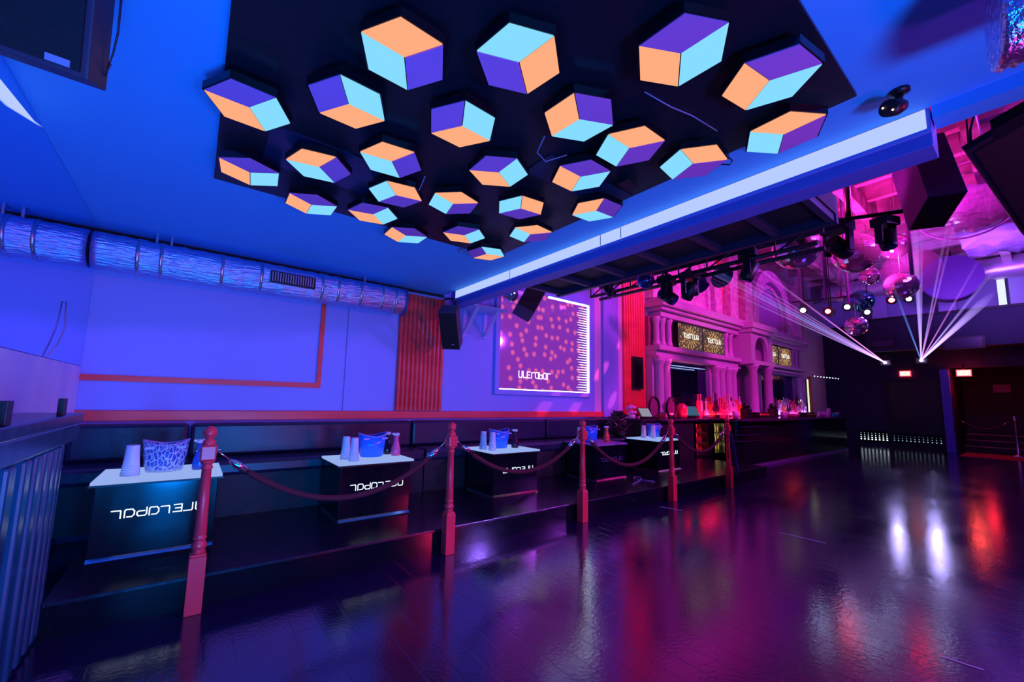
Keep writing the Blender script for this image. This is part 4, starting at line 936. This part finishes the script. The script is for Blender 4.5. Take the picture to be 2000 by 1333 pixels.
for x, l in ((9.9, 'black bar caddy left on the bar'), (12.75, 'black bar caddy right on the bar')):
    t = thing('bar_caddy', l, 'caddy', (x, 3.80, .946))
    b = BM(); box(b, -.32, .32, -.1, .1, 0, .06); box(b, -.3, -.28, -.1, .1, .06, .12); box(b, .28, .3, -.1, .1, .06, .12); obj('tray', b, M_black, t)
    b = BM(); box(b, -.27, .27, -.08, .08, .06, .085); obj('contents', b, M_carO, t)
for x, l in ((9.35, 'black coffee style machine at the left of the bar'), (10.75, 'black tap tower right of the first machine')):
    t = thing('tap_tower', l, 'tap tower', (x, 3.86, .946))
    b = BM(); box(b, -.09, .09, -.08, .08, 0, .2); lathe(b, [(.07, .2), (.08, .26), (.05, .32)], 14); obj('body', b, M_black, t, bevel=.01)
    b = BM(); tube(b, [(-.05, -.08, .18), (-.05, -.12, .2), (-.05, -.12, .14)], .012, 8); sphere(b, (.04, -.08, .24), .02, 10, 8); obj('tap', b, M_chrome, t)
b = BM(); lathe(b, [(.11, 0), (.16, .09), (.15, .09), (.1, .01)], 20); tag(obj('bowl', b, mat('pink_bowl', (.8, .1, .3), .3), loc=(11.75, 3.8, .946)), 'pink bowl in the middle of the bar', 'bowl')
# lit shelf panels at the right end of the back bar
for x, z0, z1, wd, l, m in ((14.35, 1.07, 1.42, .26, 'white lit menu panel at the right end of the bottles', emis('white_panel', (.8, .9, 1), 1.3)), (15.12, 1.05, 2.05, .14, 'tall narrow pale light panel at the end of the back bar', emis('cream_panel', (.9, .9, .6), 1.0))):
    t = thing('menu_light', l, 'light panel', (x, 4.44, z0)); b = BM(); box(b, -wd/2-.02, wd/2+.02, 0, .03, -.02, z1-z0+.02); obj('frame', b, M_black, t)
    b = BM(); box(b, -wd/2, wd/2, -.004, 0, 0, z1-z0); obj('face', b, m, t)
    if wd > .2:
        b = BM()
        for k in range(5): box(b, -.1, .1-.02*k, -.007, -.004, .05+.06*k, .07+.06*k)
        obj('menu_lines', b, M_dark, t)
b = BM(); tube(b, [(15.35, 4.45, 0), (15.35, 4.45, 2.15)], .05, 12); tag(obj('end_post', b, mat('amber_post', (.6, .2, .08), .4)), 'warm lit slim post at the right end of the bar', 'post')
t = thing('string_lights', 'short string of tiny lights right of the back bar', 'string lights', (15.4, 4.4, 2.2))
b = BM(); tube(b, [(0, 0, 0), (1.2, -.1, -.02), (2.3, -.25, 0)], .006, 5); obj('wire', b, M_black, t)
b = BM()
for k in range(9): sphere(b, (.15+.22*k, -.03-.02*k, -.03), .018, 8, 6)
obj('bulbs', b, M_dot, t)

# ------------------------------------------------------------------ far end: gallery, doors, exit signs, lasers
t = thing('far_gallery', 'dark brick gallery parapet across the far end above the doors', 'gallery', (0, 0, 0))
b = BM(); box(b, 16.9, 17.99, YB+.01, 3.35, 3.0, 3.12); obj('gallery_floor', b, M_dark, t)
b = BM(); box(b, 16.8, 16.89, YB+.01, 3.35, 2.95, 3.92); obj('parapet', b, M_farw, t)
b = BM(); box(b, 16.75, 17.0, YB+.01, 3.35, 3.92, 3.98); obj('coping', b, M_dark, t)
for y in (3.1, 1.6, .25):
    b = BM(); box(b, 17.6, 17.9, y-.18, y+.18, 3.12, HH-.6); obj('column', b, M_lilac, t)
b = BM(); tube(b, [(17.2, .55, 3.95), (17.2, .55, 4.95)], .07, 12); tag(obj('tube_lamp', b, M_tubew), 'upright white tube lamp behind the parapet at the right edge', 'lamp')
for y, z, s, l in ((2.93, 3.2, 1, 'small grey screen on the gallery front, left'), (1.3, 3.05, 1.4, 'dark framed screen on the gallery front, right')):
    t = thing('gallery_screen', l, 'screen', (16.78, y, z)); b = BM(); box(b, -.03, 0, -.28*s, .28*s, -.12*s, .12*s); obj('frame', b, M_black, t)
    b = BM(); box(b, -.034, -.03, -.24*s, .24*s, -.09*s, .09*s); obj('glass', b, mat('dim_screen', (.03, .025, .1), .3), t)
# door 1
sbox('door_1', (XF-.04, XF, 2.01, 3.09, 0, 2.05), mat('black_door', (.006, .006, .015), .35))
b = BM(); box(b, XF-.07, XF-.04, 3.09, 3.2, 0, 2.15); box(b, XF-.07, XF-.04, 1.9, 2.01, 0, 2.15); box(b, XF-.07, XF-.04, 2.01, 3.09, 2.05, 2.15); obj('trim_7', b, M_dark, kind='structure')
def dotpanel(y0, y1, z0, nx, nz, dz, label, m=None, rad=.022):
    t = thing('led_dot_panel', label, 'led panel', (XF-.08, (y0+y1)/2, z0)); h = (y1-y0)/2
    b = BM(); box(b, 0, .02, -h-.04, h+.04, -.05, nz*dz+.02); obj('board', b, M_darkg, t)
    b = BM()
    for j in range(nz):
        for i in range(nx):
            r = rad*(1-j/(nz+.6)); tube(b, [(-.004, -h+2*h*i/(nx-1), j*dz), (0, -h+2*h*i/(nx-1), j*dz)], r, 8)
    obj('led_dots', b, m or M_dot, t, kind='stuff')
dotpanel(3.22, 3.86, .20, 8, 4, .065, 'bright grid of white led dots low on the far wall by the bar end')
dotpanel(2.03, 3.05, .22, 12, 3, .07, 'dimmer grid of led dots low on the dark far door', emis('dim_led_dot', (.5, .7, .8), .7), .016)
# alcove with steps
t = thing('alcove_steps', 'dark steps with pale edges in the red lit alcove', 'steps', (18.6, .9, 0))
for k in range(3):
    b = BM(); box(b, .3*k, 1.6, -.55, .75, .17*k, .17*(k+1)); s = obj('step', b, M_dark, t)
    b = BM(); box(b, .3*k-.006, .3*k, -.5, .7, .17*(k+1)-.02, .17*(k+1)); obj('nosing', b, mat('nosing', (.5, .3, .25), .4), s)
b = BM(); box(b, 20.36, 20.4, .7, 1.05, 1.8, 2.05); tag(obj('poster', b, mat('dim_poster', (.4, .1, .3), .5)), 'dim violet poster on the back wall of the alcove', 'poster')
b = BM(); box(b, 16.5, 17.98, -.4, 1.55, 0, .012); tag(obj('carpet', b, M_redc), 'red lit carpet on the floor before the alcove', 'carpet')
EX = {'E': [((0, 0), (0, 1)), ((0, 1), (.7, 1)), ((0, .5), (.6, .5)), ((0, 0), (.7, 0))], 'X': [((0, 0), (.8, 1)), ((0, 1), (.8, 0))], 'I': [((.35, 0), (.35, 1))], 'T': [((.4, 0), (.4, 1)), ((0, 1), (.8, 1))]}
def exit_sign(x, y, z, w_, h_, label):
    t = thing('exit_sign', label, 'exit sign', (x, y, z))
    b = BM(); box(b, 0, .06, -w_/2, w_/2, 0, h_); obj('housing', b, M_exit, t)
    b = BM(); box(b, -.004, 0, -w_/2+.02, w_/2-.02, .02, h_-.02); obj('face', b, M_exitw, t)
    b = BM(); cw = (w_-.08)/4
    for k, ch in enumerate('EXIT'):      # mirrored writing: E stands at the right in the picture
        for (ax, az), (bx, bz) in EX[ch]:
            yy = lambda q: -w_/2+.05+cw*(k+q*.95)
            bar(b, (-.008, yy(ax), h_*.2+h_*.6*az), (-.008, yy(bx), h_*.2+h_*.6*bz), .022, .004)
    obj('letters', b, M_exitd, t)
    b = BM(); box(b, .03, .045, -.02, .02, h_, h_+.11); box(b, .03, .12, -.02, .02, h_+.08, h_+.11); obj('bracket', b, M_black, t); return t
exit_sign(XF-.062, 2.68, 2.24, .26, .17, 'red exit sign over the dark far door')
exit_sign(XF-.10, 1.44, 2.20, .30, .19, 'red exit sign at the top of the alcove opening')
l = bpy.data.lights.new('exit_glow', 'POINT'); l.color = (1, .03, .03); l.energy = 9; l.shadow_soft_size = .1; o = bpy.data.objects.new('exit_glow', l); COL.objects.link(o); o.location = (XF-.35, 1.44, 2.25)
l = bpy.data.lights.new('alcove_glow', 'POINT'); l.color = (1, .02, .04); l.energy = 7; l.shadow_soft_size = .1; o = bpy.data.objects.new('alcove_glow', l); COL.objects.link(o); o.location = (XF+.3, 1.2, 1.9)
# stanchion at the right edge
t = thing('brass_stanchion', 'slim stanchion with red rope at the right edge of the alcove', 'stanchion', (17.7, .60, 0.012))
b = BM(); lathe(b, [(.16, 0), (.16, .02), (.05, .05), (.028, .08), (.028, .95), (.04, .96), (.04, .98), (.02, 1.0), (.035, 1.04), (.02, 1.08)], 18); obj('post', b, M_steel, t)
make_rope(.62, 1.6, .22, 'red rope across the alcove steps', 0, 0)
rp = [o for o in bpy.data.objects if o.get('label') == 'red rope across the alcove steps'][0]; rp.location = (17.72, 1.15, .93); rp.rotation_euler = (0, 0, PI/2)
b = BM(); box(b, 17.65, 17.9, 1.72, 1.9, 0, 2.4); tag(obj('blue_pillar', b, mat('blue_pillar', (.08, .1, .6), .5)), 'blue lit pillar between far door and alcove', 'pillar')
# laser projectors and beams
def laser(loc, label):
    t = thing('laser_projector', label, 'laser projector', loc); b = BM(); box(b, .03, .3, -.12, .12, -.08, .08); obj('body', b, M_black, t)
    b = BM(); sphere(b, (0, 0, 0), .035, 14, 10); obj('aperture', b, M_laser, t)
    b = BM(); tube(b, [(.15, 0, .08), (.15, 0, 3.0-loc[2])], .02, 6); obj('mount', b, M_black, t); return t
LA = (17.0, 2.964, 2.624); LB = (17.0, 2.173, 2.64)
laser(LA, 'left laser projector shooting beams towards the bar'); laser(LB, 'right laser projector shooting beams up to the roof')
H1 = haze_mat('violet_beam_haze', (.5, .32, 1.0), 17.0, 13.5); H2 = haze_mat('pink_beam_haze', (.9, .25, 1.0), 14.0, 13.5); H3 = haze_mat('blue_beam_haze', (.15, .28, 1.0), 5.0, 13.5)
H4 = haze_mat('violet_rising_haze', (.5, .32, 1.0), 15.0, 10.5); H5 = haze_mat('pink_rising_haze', (.8, .22, 1.0), 13.0, 10.5); H6 = haze_mat('blue_rising_haze', (.15, .28, 1.0), 8.0, 10.5)
def beam(a, b_, r1, m, label, group, r0=.012):
    a = Vector(a); b_ = Vector(b_); bm = BM(); d = (b_-a)*1.12
    tube(bm, [d*.006, d*.9, d*.97, d], r1, 10, [r0, r1, r1*.5, .0005]); return tag(obj('laser_beam', bm, m, loc=a), label, 'light beam', group)
GA = 'beams of the left laser'; GB = 'beams of the right laser'
for (x, y, z), r, m in (((6.5, 3.22, 3.70), .014, H1), ((6.5, 3.12, 3.50), .02, H2), ((6.5, 3.05, 3.34), .014, H1), ((6.5, 2.98, 3.20), .022, H1), ((6.5, 2.88, 3.05), .014, H2), ((6.5, 2.78, 2.90), .018, H1), ((6.5, 2.60, 3.42), .016, H2), ((6.5, 2.44, 3.22), .014, H2), ((6.5, 2.95, 3.24), .05, H3)):
    beam(LA, (x, y, z), r, m, 'violet laser beam fanning from the left laser towards the bar wall', GA)
for (x, y, z), r, m, l in (((9, 1.389, 3.19), .025, H6, 'leftmost thin blue beam of the right laser'), ((9, 1.088, 3.88), .045, H4, 'broad pale beam rising left of centre from the right laser'), ((9, 1.012, 3.98), .02, H4, 'thin beam just right of the broad pale one'),
        ((9, .717, 4.09), .02, H4, 'left beam of the close upright pair'), ((9, .645, 4.066), .02, H5, 'right beam of the close upright pair'), ((9, .501, 3.309), .018, H5, 'thin violet beam leaning right from the right laser'),
        ((9, .405, 3.095), .025, H4, 'second beam leaning right from the right laser'), ((9, .50, 2.72), .06, H4, 'broad beam leaning furthest right from the right laser')):
    beam(LB, (x, y, z), r, m, l, GB)

# ------------------------------------------------------------------ small things on the floor
for i, (p, q, l) in enumerate((((4.49, 2.84), (4.55, 2.60), 'short white tape strip near the third and fourth posts'), ((4.60, 1.66), (4.61, 1.29), 'longer white tape strip in the middle of the dance floor'), ((3.04, .41), (3.055, .28), 'white tape strip near the bottom right'))):
    b = BM(); bar(b, (p[0], p[1], .002), (q[0], q[1], .002), .012, .002); tag(obj('floor_tape', b, M_tape), l, 'tape', 'tape strips on the floor')
cable([(4.55, 3.25, .182), (4.85, 3.35, .182), (4.98, 3.42, .19), (4.95, 3.5, .2), (4.86, 3.46, .185), (4.95, 3.2, .182)], .006, M_cablel, 'small looped pale cable on the platform below the unlit table')
